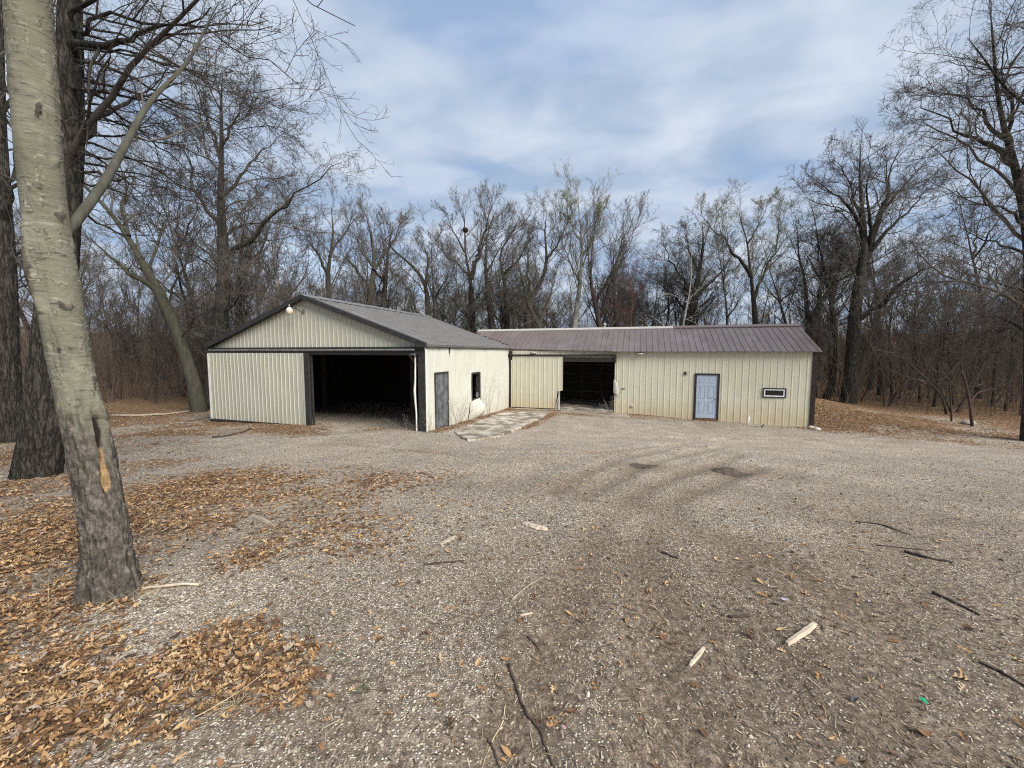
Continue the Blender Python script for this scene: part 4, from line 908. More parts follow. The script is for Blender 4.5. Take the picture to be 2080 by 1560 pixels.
hero('oak_tree', 'huge dark tree at the right edge with limbs sweeping in over the sky', 34, [
    ([(2108, 878, 15), (2106, 800, 15), (2104, 700, 15), (2102, 600, 15), (2098, 500, 15), (2080, 420, 15), (2066, 350, 15), (2052, 300, 15), (2030, 240, 15), (2020, 120, 15.2), (2010, 0, 15.5)], [.7, .56, .5, .46, .42, .32, .26, .2, .14, .08, .03], False),
    ([(2060, 335, 15), (2020, 305, 14.7), (1979, 285, 14.4), (1940, 268, 14.2), (1905, 240, 14), (1870, 190, 13.8)], [.17, .15, .12, .09, .06, .02], True),
    ([(2046, 285, 15), (2000, 235, 15.4), (1960, 200, 15.6), (1915, 190, 15.8), (1860, 175, 16)], [.12, .1, .08, .05, .02], True),
    ([(2098, 480, 15), (2150, 330, 14.6), (2110, 230, 14.3), (2060, 175, 14.1), (2000, 130, 14), (1950, 95, 14)], [.26, .24, .2, .15, .1, .03], True),
    ([(2150, 330, 14.6), (2180, 150, 14.4), (2120, 20, 14.2), (2040, -40, 14)], [.22, .18, .12, .04], True),
    ([(2052, 310, 15), (2055, 220, 15.4), (2030, 150, 15.8), (2050, 80, 16)], [.14, .1, .07, .03], True),
    ([(2094, 470, 15), (2030, 420, 14), (1960, 395, 13.6), (1890, 400, 13.2)], [.1, .08, .05, .02], True),
    ([(2098, 520, 15), (2040, 500, 16), (1980, 480, 16.6), (1930, 440, 17)], [.1, .08, .05, .02], True),
    ([(2100, 600, 15), (2030, 570, 14.4), (1960, 560, 14), (1900, 520, 13.8)], [.09, .07, .05, .02], True),
    ([(2104, 690, 15), (2050, 650, 15.6), (1990, 640, 16), (1920, 610, 16.4)], [.08, .06, .04, .02], True),
    ([(2095, 500, 15), (2180, 420, 15.6), (2280, 330, 16)], [.2, .15, .05], True), ([(2100, 600, 15), (2190, 560, 14.6), (2270, 500, 14)], [.15, .1, .04], True), ([(2150, 340, 14.6), (2250, 200, 14), (2300, 100, 14)], [.15, .1, .04], True)],
    M_BARKD, M_TWIG, rmin=.0042, lv=(12, 8, 6, 4), crook=.22, up=.04, sides=18)
hero('snag', 'broken pale snag leaning left among the brush right of the shed', 35, [
    ([(1935, 840, 19), (1930, 790, 19), (1924, 740, 19), (1918, 705, 19)], [.06, .05, .045, .035], False)], M_BARK, M_TWIG, rmin=.004, lv=(3, 3, 2, 0))
hero('bent_sapling', 'bent bare sapling with a curved fork near the leaf heap right of the shed', 36, [
    ([(1978, 846, 18), (1970, 818, 18), (1962, 780, 18), (1950, 740, 18), (1958, 690, 18), (1965, 640, 18)], [.1, .08, .07, .06, .045, .02], False), ([(1968, 815, 18), (1995, 790, 18), (1990, 750, 17.6), (1975, 720, 17.4)], [.06, .05, .04, .02], True)], M_BARKR, M_TWIG, rmin=.004, lv=(7, 6, 4, 0))
hero('leaning_pole_tree', 'fallen thin trunk leaning left through the brush right of the great oak', 37, [
    ([(1925, 830, 21), (1915, 805, 21), (1880, 770, 21), (1855, 745, 21), (1832, 728, 21), (1790, 690, 21)], [.09, .08, .07, .06, .05, .02], False)], M_BARK, M_TWIG, rmin=.004, lv=(6, 5, 3, 0))

# a squirrel nest of leaves in the twin stemmed tree
V = []; rng = np.random.default_rng(5); c = at(945, 715 - (715 - 440) * .9, 33.15)
p = rng.normal(0, 1, (420, 3)); p = unit(p) * rng.uniform(.08, .22, (420, 1)) * np.array([1, 1, .85]) + c; d = unit(rng.normal(0, 1, p.shape)); e = unit(np.cross(d, rng.normal(0, 1, p.shape)))
V = np.stack([p - d * .09, p + e * .05, p + d * .09, p - e * .05], 1).reshape(-1, 3)
o = link('squirrel_nest', np_mesh('squirrel_nest', V, np.arange(len(V)).reshape(-1, 4)), simple('dead_leaf_nest', (.07, .05, .035), .9)); tag(o, 'dark ball of leaves in the crown of the tallest twin stemmed tree', 'nest')

# ---- woods: prototypes copied between the trees above
def proto(seed, h, r, stems, bmat, tmat, lv, crook, up, lean=.08):
    rng = np.random.default_rng(seed); mains = []
    for s in range(stems):
        d = np.array([rng.normal(0, lean), rng.normal(0, lean), 1.0]) if s == 0 else np.array([rng.normal(0, .25), rng.normal(0, .25), 1.0])
        P = [np.zeros(3) + np.array([0, 0, -.4])]; H = h * (1 if s == 0 else rng.uniform(.6, .9)); n = 9
        for k in range(n): d = unit(d + rng.normal(0, .07, 3) * np.array([1, 1, .3]) + np.array([0, 0, .05])); P.append(P[-1] + d * (H / n))
        rr = r * (1 if s == 0 else .7); mains.append((P, [rr * 1.4, rr, rr * .9, rr * .8, rr * .68, rr * .5, rr * .35, rr * .2, .02], False))
        for q in range(3):
            i = rng.integers(3, 7); st = P[i]; a = rng.uniform(0, 2 * PI); dd = np.array([math.cos(a) * .7, math.sin(a) * .7, .75]); l = h * rng.uniform(.28, .42)
            pp = [st]
            for k in range(4): dd = unit(dd + rng.normal(0, .15, 3) + np.array([0, 0, .08])); pp.append(pp[-1] + dd * l / 4)
            mains.append((pp, [rr * .42, rr * .34, rr * .24, rr * .14, .012], True))
    TT, TC, tips = make_tree(rng, mains, bmat, tmat, lv=lv, crook=crook, up=up, rmin=.0062, sides=9, t0=.38)
    return TT.mesh('trunk'), TC.mesh('crown'), bmat, tmat
PROT = [proto(101, 14.5, .17, 1, M_BARK, M_TWIG, (11, 8, 5, 3), .15, .2), proto(102, 13, .15, 2, M_BARK, M_TWIG, (8, 7, 5, 3), .17, .2), proto(103, 15.5, .21, 1, M_BARKD, M_TWIG, (11, 8, 5, 3), .2, .12),
        proto(104, 12, .12, 2, M_BARKR, M_TWIG, (8, 7, 5, 3), .15, .28), proto(105, 13.5, .19, 1, M_BARKD, M_TWIG, (11, 8, 5, 3), .24, .1), proto(106, 11, .10, 1, M_BARK, M_TWIGG, (12, 7, 5, 3), .14, .25),
        proto(107, 9, .075, 1, M_BARK, M_TWIG, (12, 6, 4, 2), .14, .25), proto(108, 8, .06, 2, M_BARKR, M_TWIG, (9, 6, 4, 2), .15, .28)]
ZONES = [ # x range, y range, count, which prototypes, label, group
    (-40, -15, 24, 44, 20, (0, 1, 2, 3, 4), 'bare grey tree in the thick wood left of the garage', 'bare trees in the wood left of the garage'),
    (-15, -3, 30, 50, 24, (0, 1, 2, 3, 4, 5), 'bare tree in the wood seen over the grey garage roof', 'bare trees in the wood over the grey roof'),
    (-2, 15, 29, 52, 36, (0, 1, 2, 3, 4, 5), 'bare tree in the wood seen over the long maroon roof', 'bare trees in the wood over the maroon roof'),
    (17, 45, 24, 46, 20, (0, 1, 2, 3, 4, 5), 'bare tree in the wood right of the long shed', 'bare trees in the wood right of the shed'),
    (-26, -9.5, 22.5, 30, 26, (6, 7), 'thin sapling at the edge of the wood left of the garage', 'saplings at the wood edge left of the garage'),
    (17.5, 34, 20.5, 28, 26, (6, 7), 'thin sapling at the edge of the wood right of the shed', 'saplings at the wood edge right of the shed')]
rng = np.random.default_rng(77)
for (x0, x1, y0, y1, n, pk, lab, grp) in ZONES:
    used = []
    tries = 0
    while len(used) < n and tries < 4000:
        tries += 1; x, y = rng.uniform(x0, x1), rng.uniform(y0, y1)
        if x0 > 10 and y < 35.5 - .75 * x + 2.5 and x < 26: continue
        if abs(x) > 1.75 * y + 2: continue
        if any((x - a) ** 2 + (y - b) ** 2 < 1.6 for a, b in used): continue
        if y < 31 and -1.5 < x < 16: continue
        used.append((x, y))
    for x, y in used:
        tm, cm, bm_, tm_ = PROT[pk[rng.integers(len(pk))]]
        s = rng.uniform(.78, 1.06)
        if -15 < x < 16: s *= .88
        o = empty('woodland_tree' if max(pk) < 6 else 'sapling', (x, y, gz(x, y)), rng.uniform(0, 2 * PI)); o.scale = (s, s, s * rng.uniform(.94, 1.06))
        o.rotation_euler[0] = rng.normal(0, .035); o.rotation_euler[1] = rng.normal(0, .035)
        tag(o, lab, 'tree' if max(pk) < 6 else 'sapling', grp)
        link('trunk', tm, bm_, o); link('crown', cm, tm_, o)

# ---- brush: masses nobody could count
def brush(name, seed, zone, n, h0, h1, mat, twig=4, r=.011, lean=.22):
    rng = np.random.default_rng(seed); pts = []
    while len(pts) < n:
        x = rng.uniform(zone[0], zone[1]); y = rng.uniform(zone[2], zone[3])
        if len(zone) > 4 and not zone[4](x, y): continue
        pts.append((x, y))
    pts = np.array(pts); z = G0(pts[:, 0], pts[:, 1]) - .05
    d = unit(np.stack([rng.normal(0, lean, n), rng.normal(0, lean, n), np.ones(n)], -1)); h = rng.uniform(h0, h1, n) * rng.uniform(.5, 1, n); M = 7
    P = np.empty((n, M, 3)); P[:, 0] = np.c_[pts, z]
    for k in range(1, M): d = unit(d + rng.normal(0, .11, (n, 3)) + np.array([0, 0, .03])); P[:, k] = P[:, k - 1] + d * (h / (M - 1))[:, None]
    R = (r * rng.uniform(.5, 1.6, n) * (h / h1) ** .5)[:, None] * np.linspace(1, .3, M)[None]
    T = Tubes(); T.add(P, R, 4)
    P2, R2 = spawn(rng, P, R, twig, .2, 1.0, .42, 42, .12, .16, 5, .6, .0035, .5); T.add(P2, R2, 3)
    P3, R3 = spawn(rng, P2, R2, 4, .2, 1.0, .5, 42, .1, .16, 4, .7, .003, .6); T.add(P3, R3, 3)
    o = link(name, T.mesh(name), mat); return o
M_BRUSH = bark('brush_stems', (.082, .064, .051), (.16, .126, .10), (.135, .10, .08))
M_BRUSHG = bark('green_grey_brush', (.05, .046, .034), (.105, .098, .072), (.09, .09, .06))
tag(brush('undergrowth', 201, (-46, -9.6, 23.2, 46), 4200, 2.2, 7.0, M_BRUSH, 5, .012), 'dense reddish brown brush between the trunks left of the garage', 'undergrowth', None, 'stuff')
tag(brush('undergrowth', 202, (16.5, 56, 17, 46, lambda x, y: y > 39 - .84 * x and y > 15 + .1 * x), 5200, 1.6, 7.0, M_BRUSH, 6, .012), 'tangled brown brush behind the bank right of the shed', 'undergrowth', None, 'stuff')
tag(brush('undergrowth', 203, (-11, 18, 30, 44), 600, 2.5, 6.0, M_BRUSHG), 'grey green brush rising behind the two roofs', 'undergrowth', None, 'stuff')
_n = 3600; _rg = np.random.default_rng(8)
tag(brush('undergrowth', 204, (-95, 95, 44, 66, lambda x, y: abs(x) < 1.7 * y), _n, 4.0, 10.0, M_BRUSH, 4, .018), 'far low brush closing the foot of the woods', 'undergrowth', None, 'stuff')
# the far wood that reads as one mass
rng = np.random.default_rng(301); n = 300
ang = rng.uniform(-1.12, 1.12, n); rad = rng.uniform(46, 105, n); pts = np.c_[np.sin(ang) * rad, np.cos(ang) * rad]
d = unit(np.stack([rng.normal(0, .07, n), rng.normal(0, .07, n), np.ones(n)], -1)); h = rng.uniform(6, 11, n) * (1 + .003 * (rad - 46)); M = 9
P = np.empty((n, M, 3)); P[:, 0] = np.c_[pts, G0(pts[:, 0], pts[:, 1]) - .3]
for k in range(1, M): d = unit(d + rng.normal(0, .07, (n, 3)) + np.array([0, 0, .03])); P[:, k] = P[:, k - 1] + d * (h / (M - 1))[:, None]
R = rng.uniform(.05, .17, n)[:, None] * np.linspace(1.1, .12, M)[None]; T = Tubes(); T.add(P, R, 5)
P2, R2 = spawn(rng, P, R, 12, .12, 1.0, .33, 48, .15, .16, 6, .5, .014, .3); T.add(P2, R2, 3)
P3, R3 = spawn(rng, P2, R2, 6, .2, 1.0, .5, 45, .12, .16, 4, .6, .010, .5); T.add(P3, R3, 3)
P4, R4 = spawn(rng, P3, R3, 3, .2, 1.0, .5, 45, .1, .16, 3, .7, .008, .6); T.add(P4, R4, 3)
tag(link('far_woods', T.mesh('far_woods'), M_TWIG), 'far bare wood reading as one grey brown mass behind the nearer trees', 'woods', None, 'stuff')

# ------------------------------------------------------------------ the pale foreground tree
def fore_tree():
    rng = np.random.default_rng(900)
    ax = [(232, 1242), (228, 1180), (219, 1100), (207, 1030), (192, 960), (180, 900), (166, 840), (153, 780), (141, 725), (128, 650), (118, 590), (103, 500), (91, 420), (81, 330), (74, 240), (66, 130), (60, 40), (55, -40)]
    P = [at(x, y, 2.95) for x, y in ax]; P[0][2] -= .1; d = P[-1] - P[-3]; d = d / np.linalg.norm(d)
    for k in range(9): P.append(P[-1] + (d + np.array([.02 * k, .03 * k, .12])) * .95)
    P = np.array(P); base = (float(P[1][0]), float(P[1][1]), gz(P[1][0], P[1][1])); off = np.array(base)
    M, S = 840, 96
    dd = np.r_[0, np.cumsum(np.linalg.norm(np.diff(P, axis=0), axis=1))]; t = np.r_[np.linspace(0, 5.2, 720), np.linspace(5.22, dd[-1], M - 720)]
    C = np.stack([np.interp(t, dd, P[:, q]) for q in range(3)], -1)
    for _ in range(40): C[1:-1] = .25 * C[:-2] + .5 * C[1:-1] + .25 * C[2:]
    r = .58 * np.interp(t, [0, .35, .5, .7, 1.1, 1.9, 4.7, 7.3, 10, dd[-1]], [.30, .255, .225, .212, .203, .2, .196, .16, .10, .03])
    a = 2 * PI * np.arange(S) / S; A, Tt = np.meshgrid(a, t - .34)
    rough = np.clip(1.12 - (Tt - .25) * .66 + .75 * fbm(np.cos(A) * 2, np.sin(A) * 2, Tt * 2.0, 4), 0, 1)      # furrowed old bark at the foot
    furrow = fbm(np.cos(A) * 5.2, np.sin(A) * 5.2, Tt * 5.5, 5); ridge = 1 - np.abs(furrow) * 4.5
    disp = rough * (.020 * np.clip(ridge, -.8, 1) + .014 * fbm(np.cos(A) * 9, np.sin(A) * 9, Tt * 8, 4))
    band = fbm(np.cos(A) * 1.6, np.sin(A) * 1.6, Tt * 9.0, 5)
    pf = fbm(np.cos(A) * 1.9 + 4, np.sin(A) * 1.9, Tt * 10.0 + .8 * fbm(np.cos(A) * 2, np.sin(A) * 2, Tt * 2, 2), 4); pm = np.clip(fbm(np.cos(A) * 2.4, np.sin(A) * 2.4 + 7, Tt * 2.2, 3) * 3 + .45 + .5 * np.clip(2.4 - Tt, 0, 1), 0, 1)
    peel = np.exp(-(pf / .022) ** 2) * pm * (1 - rough); under = np.exp(-((pf - .045) / .035) ** 2) * pm * (1 - rough)
    disp += .0075 * peel - .003 * under
    disp += (1 - rough) * .013 * np.clip(band - .16, 0, 1) * 2 + .010 * fbm(np.cos(A) * 1.2, np.sin(A) * 1.2, Tt * 1.1, 3)
    lobes = .7 * np.exp(-np.clip(Tt + .1, 0, 9) / .25) * (.05 * np.cos(3 * A + 1.0) + .035 * np.cos(5 * A + .3)); disp += lobes
    # angle 0 faces +x: knots
    def knot(ang, h, ra, rh, amp): 
        da = (A - ang + PI) % (2 * PI) - PI; return amp * np.exp(-(da / ra) ** 2 - ((Tt - h) / rh) ** 2)
    FRONT = -PI / 4      # the side that looks at the yard
    scar = np.zeros_like(A)
    for ang, h, ra, rh, amp in ((FRONT + .15, 3.42, .24, .07, .022), (FRONT - .1, 2.92, .42, .06, .016), (FRONT + .7, 2.75, .3, .05, .012), (FRONT + .25, 2.1, .5, .05, .014), (FRONT + .9, 1.55, .3, .10, .03), (FRONT + .95, 1.3, .35, .09, .03), (FRONT + .2, 1.05, .5, .05, .014), (FRONT - .2, 1.8, .6, .03, .012)):
        kk = knot(ang + .25 * fbm(A * 3 + h, Tt * 9, h, 3), h + .06 * fbm(A * 4, Tt * 3 + h, 2, 3), ra, rh, 1.0) * np.clip(.8 + 1.6 * fbm(A * 7 + h * 5, Tt * 24, 4, 3), 0, 1.2); scar = np.maximum(scar, kk); disp += amp * kk
    # long healed wound on the left flank
    lw = knot(FRONT - 1.0, 2.33, .26, .26, 1.0); disp += .05 * lw * (1 + .5 * fbm(A * 8, Tt * 3, 3)); scar = np.maximum(scar, lw * .9)
    # cracked hollow on the right flank with torn wood
    cx = FRONT + .62
    cw = .10 + .13 * np.exp(-((Tt - .82) / .12) ** 2) + .05 * fbm(A * 5, Tt * 9, 3, 3)
    cr = np.exp(-(((A - cx + .12 - .16 * (Tt - .8) + PI) % (2 * PI) - PI) / cw) ** 4) * np.clip((Tt - .70 + .10 * fbm(A * 14, 3, 5, 2)) / .03, 0, 1) * np.clip((1.38 - Tt) / .22, 0, 1)
    disp += .035 * np.exp(-(((A - cx - .3 + PI) % (2 * PI) - PI) / .26) ** 2 - ((Tt - 1.08) / .30) ** 2) - .045 * cr
    wood = cr * np.clip((1.14 - Tt) / .16, 0, 1); crack = cr * np.clip((Tt - 1.0) / .12, 0, 1)
    RR = r[:, None] + disp
    V = np.stack([C[:, None, 0] + np.cos(A) * RR, C[:, None, 1] + np.sin(A) * RR, C[:, None, 2] + 0 * A], -1).reshape(-1, 3) - off
    i = np.arange(M * S).reshape(M, S); j = np.roll(i, -1, 1); Q = np.stack([i[:-1], j[:-1], j[1:], i[1:]], -1).reshape(-1, 4)
    me = np_mesh('trunk', V, Q, smooth=True)
    for nm, val in (('rough', rough), ('scar', scar), ('wood', wood), ('crack', crack), ('peel', peel), ('under', under), ('furrow', np.clip(ridge * .5 + .5, 0, 1))):
        q = me.attributes.new(nm, 'FLOAT', 'POINT'); q.data.foreach_set('value', val.ravel().astype(np.float32))
    k = NT('aspen_bark'); v = k.coord('Object'); vb = k.coord('Object', (4.5, 4.5, 19)); vf = k.coord('Object', (1, 1, .3))
    big = k.noise(v, 2.2, 5)
    c = k.ramp(big, [(.3, (.115, .112, .08)), (.48, (.16, .154, .113)), (.62, (.19, .18, .138)), (.78, (.225, .185, .15))])
    ln = k.noise(vb, 1.5, 7, .62, 'Fac', .6)
    c = k.mix(k.ramp(ln, [(.60, 0), (.66, .85)]), c, (.075, .065, .052)); c = k.mix(k.ramp(ln, [(.30, .7), (.37, 0)]), c, (.33, .31, .25))
    fine = k.noise(k.coord('Object', (3, 3, 22)), 6, 5, .7); c = k.mix(k.ramp(fine, [(.62, 0), (.69, .5)]), c, (.11, .10, .08))
    c = k.mix(k.ramp(k.noise(v, 9, 5), [(.6, 0), (.75, .4)]), c, (.30, .31, .20))
    c = k.mix(k.math('MULTIPLY', k.attr('under'), .75), c, (.06, .052, .042)); c = k.mix(k.math('MULTIPLY', k.attr('peel'), .65), c, (.36, .345, .285))  # shade below peel edges and light on them, painted into the colour
    old = k.ramp(k.noise(k.coord('Object', (1, 1, .5)), 30, 7, .72), [(.28, (.035, .029, .025)), (.5, (.105, .092, .077)), (.72, (.27, .24, .205))])
    old = k.mix(k.ramp(k.attr('furrow'), [(.0, .75), (.45, 0)]), old, (.035, .029, .024))
    c = k.mix(k.ramp(k.attr('rough'), [(.28, 0), (.62, 1)]), c, old)
    c = k.mix(k.ramp(k.math('ADD', k.attr('scar'), k.math('MULTIPLY', k.math('SUBTRACT', k.noise(vb, 2.6, 6, .65), .5), 1.3)), [(.50, 0), (.60, .92)]), c, k.ramp(k.noise(vf, 20, 5), [(.35, (.038, .032, .027)), (.65, (.14, .12, .098))]))
    c = k.mix(k.ramp(k.attr('wood'), [(.2, 0), (.45, 1)]), c, k.ramp(k.noise(k.coord('Object', (6, 6, .6)), 9, 4), [(.3, (.20, .12, .05)), (.65, (.43, .31, .17))]))
    c = k.mix(k.ramp(k.attr('crack'), [(.2, 0), (.5, 1)]), c, (.03, .022, .018))
    k.col(c); k.rough(.95); k.b.inputs['Specular IOR Level'].default_value = .12
    h = k.math('ADD', k.math('MULTIPLY', ln, .8), k.math('MULTIPLY', k.noise(vf, 26, 6, .7), k.math('MULTIPLY', k.attr('rough'), 1.6)))
    k.bump(h, .7, .02)
    o = empty('foreground_tree', base); tag(o, 'pale grey barked tree leaning left in the foreground, split open near its foot', 'tree')
    tr = link('trunk', me, k.m, o)
    # side limb rising to the right, and the crown above the picture
    def limb(pts, rad):
        Pm = resample(pts, 24); d = np.linspace(0, 1, len(rad)); return Pm, np.interp(np.linspace(0, 1, 24), d, rad)
    L1 = limb([at(112, 500, 2.98), at(158, 446, 3.08), at(212, 372, 3.4), at(252, 300, 3.8), at(290, 226, 4.2), at(322, 186, 4.6), at(372, 138, 4.9), at(398, 100, 5.2), at(420, 50, 5.5), at(445, 5, 5.8)], [.036, .032, .030, .027, .023, .019, .015, .011, .005])
    tops = []
    for s in range(9):
        q = C[int(np.searchsorted(t, 6.6 + .55 * s))]; az = s * 2.4; dv = np.array([math.cos(az), math.sin(az), .9]); tops.append(limb([q, q + dv * .8, q + dv * 1.6 + [0, 0, .3], q + dv * 2.3 + [0, 0, .9]], [.07, .055, .035, .01]))
    LBK = bark('limb_bark', (.046, .043, .036), (.105, .10, .082), (.08, .08, .06), 9)
    for p, rr in [L1] + tops: vv, qq = tubes(p[None], rr[None], 14); link('limb', np_mesh('limb', vv - off, qq, smooth=True), LBK, o)
    T = Tubes(); cP, cR = spawn(rng, np.stack([p for p, _ in tops]), np.stack([q for _, q in tops]), 9, .2, 1, .45, 45, .1, .14, 8, .5, .006); T.add(cP, cR, 5)
    P2, R2 = spawn(rng, cP, cR, 8, .2, 1, .5, 42, .08, .14, 6, .6, .004); T.add(P2, R2, 3); P3, R3 = spawn(rng, P2, R2, 5, .2, 1, .5, 40, .06, .14, 4, .6, .003); T.add(P3, R3, 3)
    P1, R1 = spawn(rng, L1[0][None], L1[1][None], 7, .3, .98, .3, 45, .1, .12, 8, .4, .005); T.add(P1, R1, 4); P2, R2 = spawn(rng, P1, R1, 6, .2, 1, .5, 42, .08, .14, 6, .6, .003); T.add(P2, R2, 3)
    link('crown', np_mesh('crown', np.concatenate(T.V) - off, np.concatenate(T.Q), smooth=True), M_TWIG, o)
fore_tree()

# ------------------------------------------------------------------ loose cover: leaves, stones, shreds
def scatter_xy(rng, n, ymax, rho):
    """points on the lot, thinning with distance; rho(d) relative density per area"""
    out = np.zeros((0, 2))
    while len(out) < n:
        m = n * 4; y = .9 + (ymax - .9) * rng.random(m) ** 1.15; x = (rng.random(m) * 2 - 1) * (1.5 * y + .9)
        w = (1.5 * y + .9) * rho(y) / (((y - .9) / (ymax - .9) + 1e-3) ** (1 / 1.15 - 1)); w = w / np.percentile(w, 99)
        k = rng.random(m) < w; out = np.concatenate([out, np.c_[x, y][k]])
    return out[:n]
def inside(x, y):   # under the garage or the long shed, or on the trunk
    c, s = math.cos(YL), math.sin(YL); dx, dy = x - A0[0], y - A0[1]; lx, ly = dx * c - dy * s, dx * s + dy * c
    a = (lx > -WD) & (lx < .03) & (ly > .25) & (ly < L)
    c, s = math.cos(YR), math.sin(YR); dx, dy = x - D0[0], y - D0[1]; lx, ly = dx * c - dy * s, dx * s + dy * c
    return a | ((lx > -3) & (lx < LR) & (ly > -.02) & (ly < DR))
def rotm(yaw, tx, ty):
    cy, sy = np.cos(yaw), np.sin(yaw); R = np.zeros((len(yaw), 3, 3))
    cx, sx = np.cos(tx), np.sin(tx); ca, sa = np.cos(ty), np.sin(ty); Z = np.zeros_like(cy); O = np.ones_like(cy)
    Rz = np.stack([np.stack([cy, -sy, Z], -1), np.stack([sy, cy, Z], -1), np.stack([Z, Z, O], -1)], 1)
    Rx = np.stack([np.stack([O, Z, Z], -1), np.stack([Z, cx, -sx], -1), np.stack([Z, sx, cx], -1)], 1)
    Ry = np.stack([np.stack([ca, Z, sa], -1), np.stack([Z, O, Z], -1), np.stack([-sa, Z, ca], -1)], 1)
    return Rz @ Rx @ Ry
def place_all(tv, tf, pos, R, sc):
    n, m = len(pos), len(tv); V = np.einsum('nij,mj->nmi', R, tv) * sc[:, None, :] if False else np.einsum('nij,nmj->nmi', R, tv[None] * sc[:, None, :])
    V = V + pos[:, None]; F = (np.asarray(tf)[None] + (np.arange(n) * m)[:, None, None]).reshape(-1, np.asarray(tf).shape[1])
    return V.reshape(-1, 3), F

# oak leaf outline, lobed, curled about its midrib
def leaf_template(kind):
    if kind == 0: half = [(.0, .02), (.12, .05), (.2, .20), (.28, .22), (.34, .07), (.45, .09), (.52, .30), (.60, .31), (.64, .10), (.74, .10), (.82, .24), (.88, .20), (.92, .07), (1, .0)]
    elif kind == 1: half = [(.0, .02), (.1, .10), (.25, .22), (.35, .16), (.5, .28), (.62, .18), (.78, .22), (.9, .1), (1, .0)]
    else: half = [(.0, .01), (.15, .13), (.35, .22), (.55, .23), (.75, .16), (.9, .07), (1, .0)]
    n = len(half); V = []; F = []
    for x, w in half: V.append((x - .5, w, 0))
    for x, w in half: V.append((x - .5, 0, 0))
    for x, w in half: V.append((x - .5, -w, 0))
    for i in range(n - 1): F += [(i, i + 1, n + i), (i + 1, n + i + 1, n + i), (n + i, n + i + 1, 2 * n + i), (n + i + 1, 2 * n + i + 1, 2 * n + i)]
    V = np.array(V)
    return V, F
def leaves():
    rng = np.random.default_rng(41); Vs, Fs, n0 = [], [], 0
    for kind, n, ymax, rho in ((0, 130000, 9, lambda y: 1 / (1 + (y / 4) ** 3)), (1, 120000, 20, lambda y: 1 / (1 + (y / 6) ** 2.2)), (2, 80000, 9, lambda y: 1 / (1 + (y / 4) ** 3))):
        p = scatter_xy(rng, n, ymax, rho); m = leaf_mask(p[:, 0], p[:, 1]); keep = (rng.random(n) < np.clip(m * 1.15 - .08, .02, 1) * .5) & ~inside(p[:, 0], p[:, 1]); p = p[keep]; m = m[keep]; n = len(p)
        tv, tf = leaf_template(kind); z = G(p[:, 0], p[:, 1]) + .006 + rng.random(n) * .028 * np.clip(m, .1, 1)
        ln = (.012 + .062 * rng.random(n)) * (1 + .04 * np.clip(p[:, 1] - 6, 0, 20)); sc = np.stack([ln, ln * rng.uniform(.55, 1.0, n), ln], -1)
        R = rotm(rng.uniform(0, 2 * PI, n), rng.normal(0, .27, n), rng.normal(0, .22, n))
        tvs = np.repeat(tv[None], n, 0); cu = rng.normal(.9, 1.0, n)[:, None]; cl = rng.normal(.25, .6, n)[:, None]
        tvs[:, :, 2] = cu * tv[None, :, 1] ** 2 * 1.4 + cl * tv[None, :, 0] ** 2 + .12 * np.abs(tv[None, :, 1])
        V = np.einsum('nij,nmj->nmi', R, tvs * sc[:, None]) + np.c_[p, z][:, None]
        F = (np.array(tf)[None] + (np.arange(n) * len(tv))[:, None, None]).reshape(-1, 3)
        Vs.append(V.reshape(-1, 3)); Fs.append(F + n0); n0 += n * len(tv)
    me = np_mesh('fallen_leaves', np.concatenate(Vs), T=np.concatenate(Fs), smooth=False)
    k = NT('dry_oak_leaf'); r = k.island(); v = k.coord('Object')
    c = k.ramp(r, [(0, (.06, .037, .025)), (.22, (.15, .082, .042)), (.42, (.28, .155, .07)), (.62, (.42, .255, .12)), (.8, (.55, .39, .21)), (.9, (.34, .285, .24)), (1, (.20, .11, .06))])
    c = k.mix(k.ramp(k.noise(v, 60, 4), [(.4, 0), (.75, .5)]), c, (.13, .075, .04)); k.col(c); k.rough(.7)
    tag(link('fallen_leaves', me, k.m), 'orange brown fallen oak leaves drifted over the lot', 'leaves', None, 'stuff')
leaves()
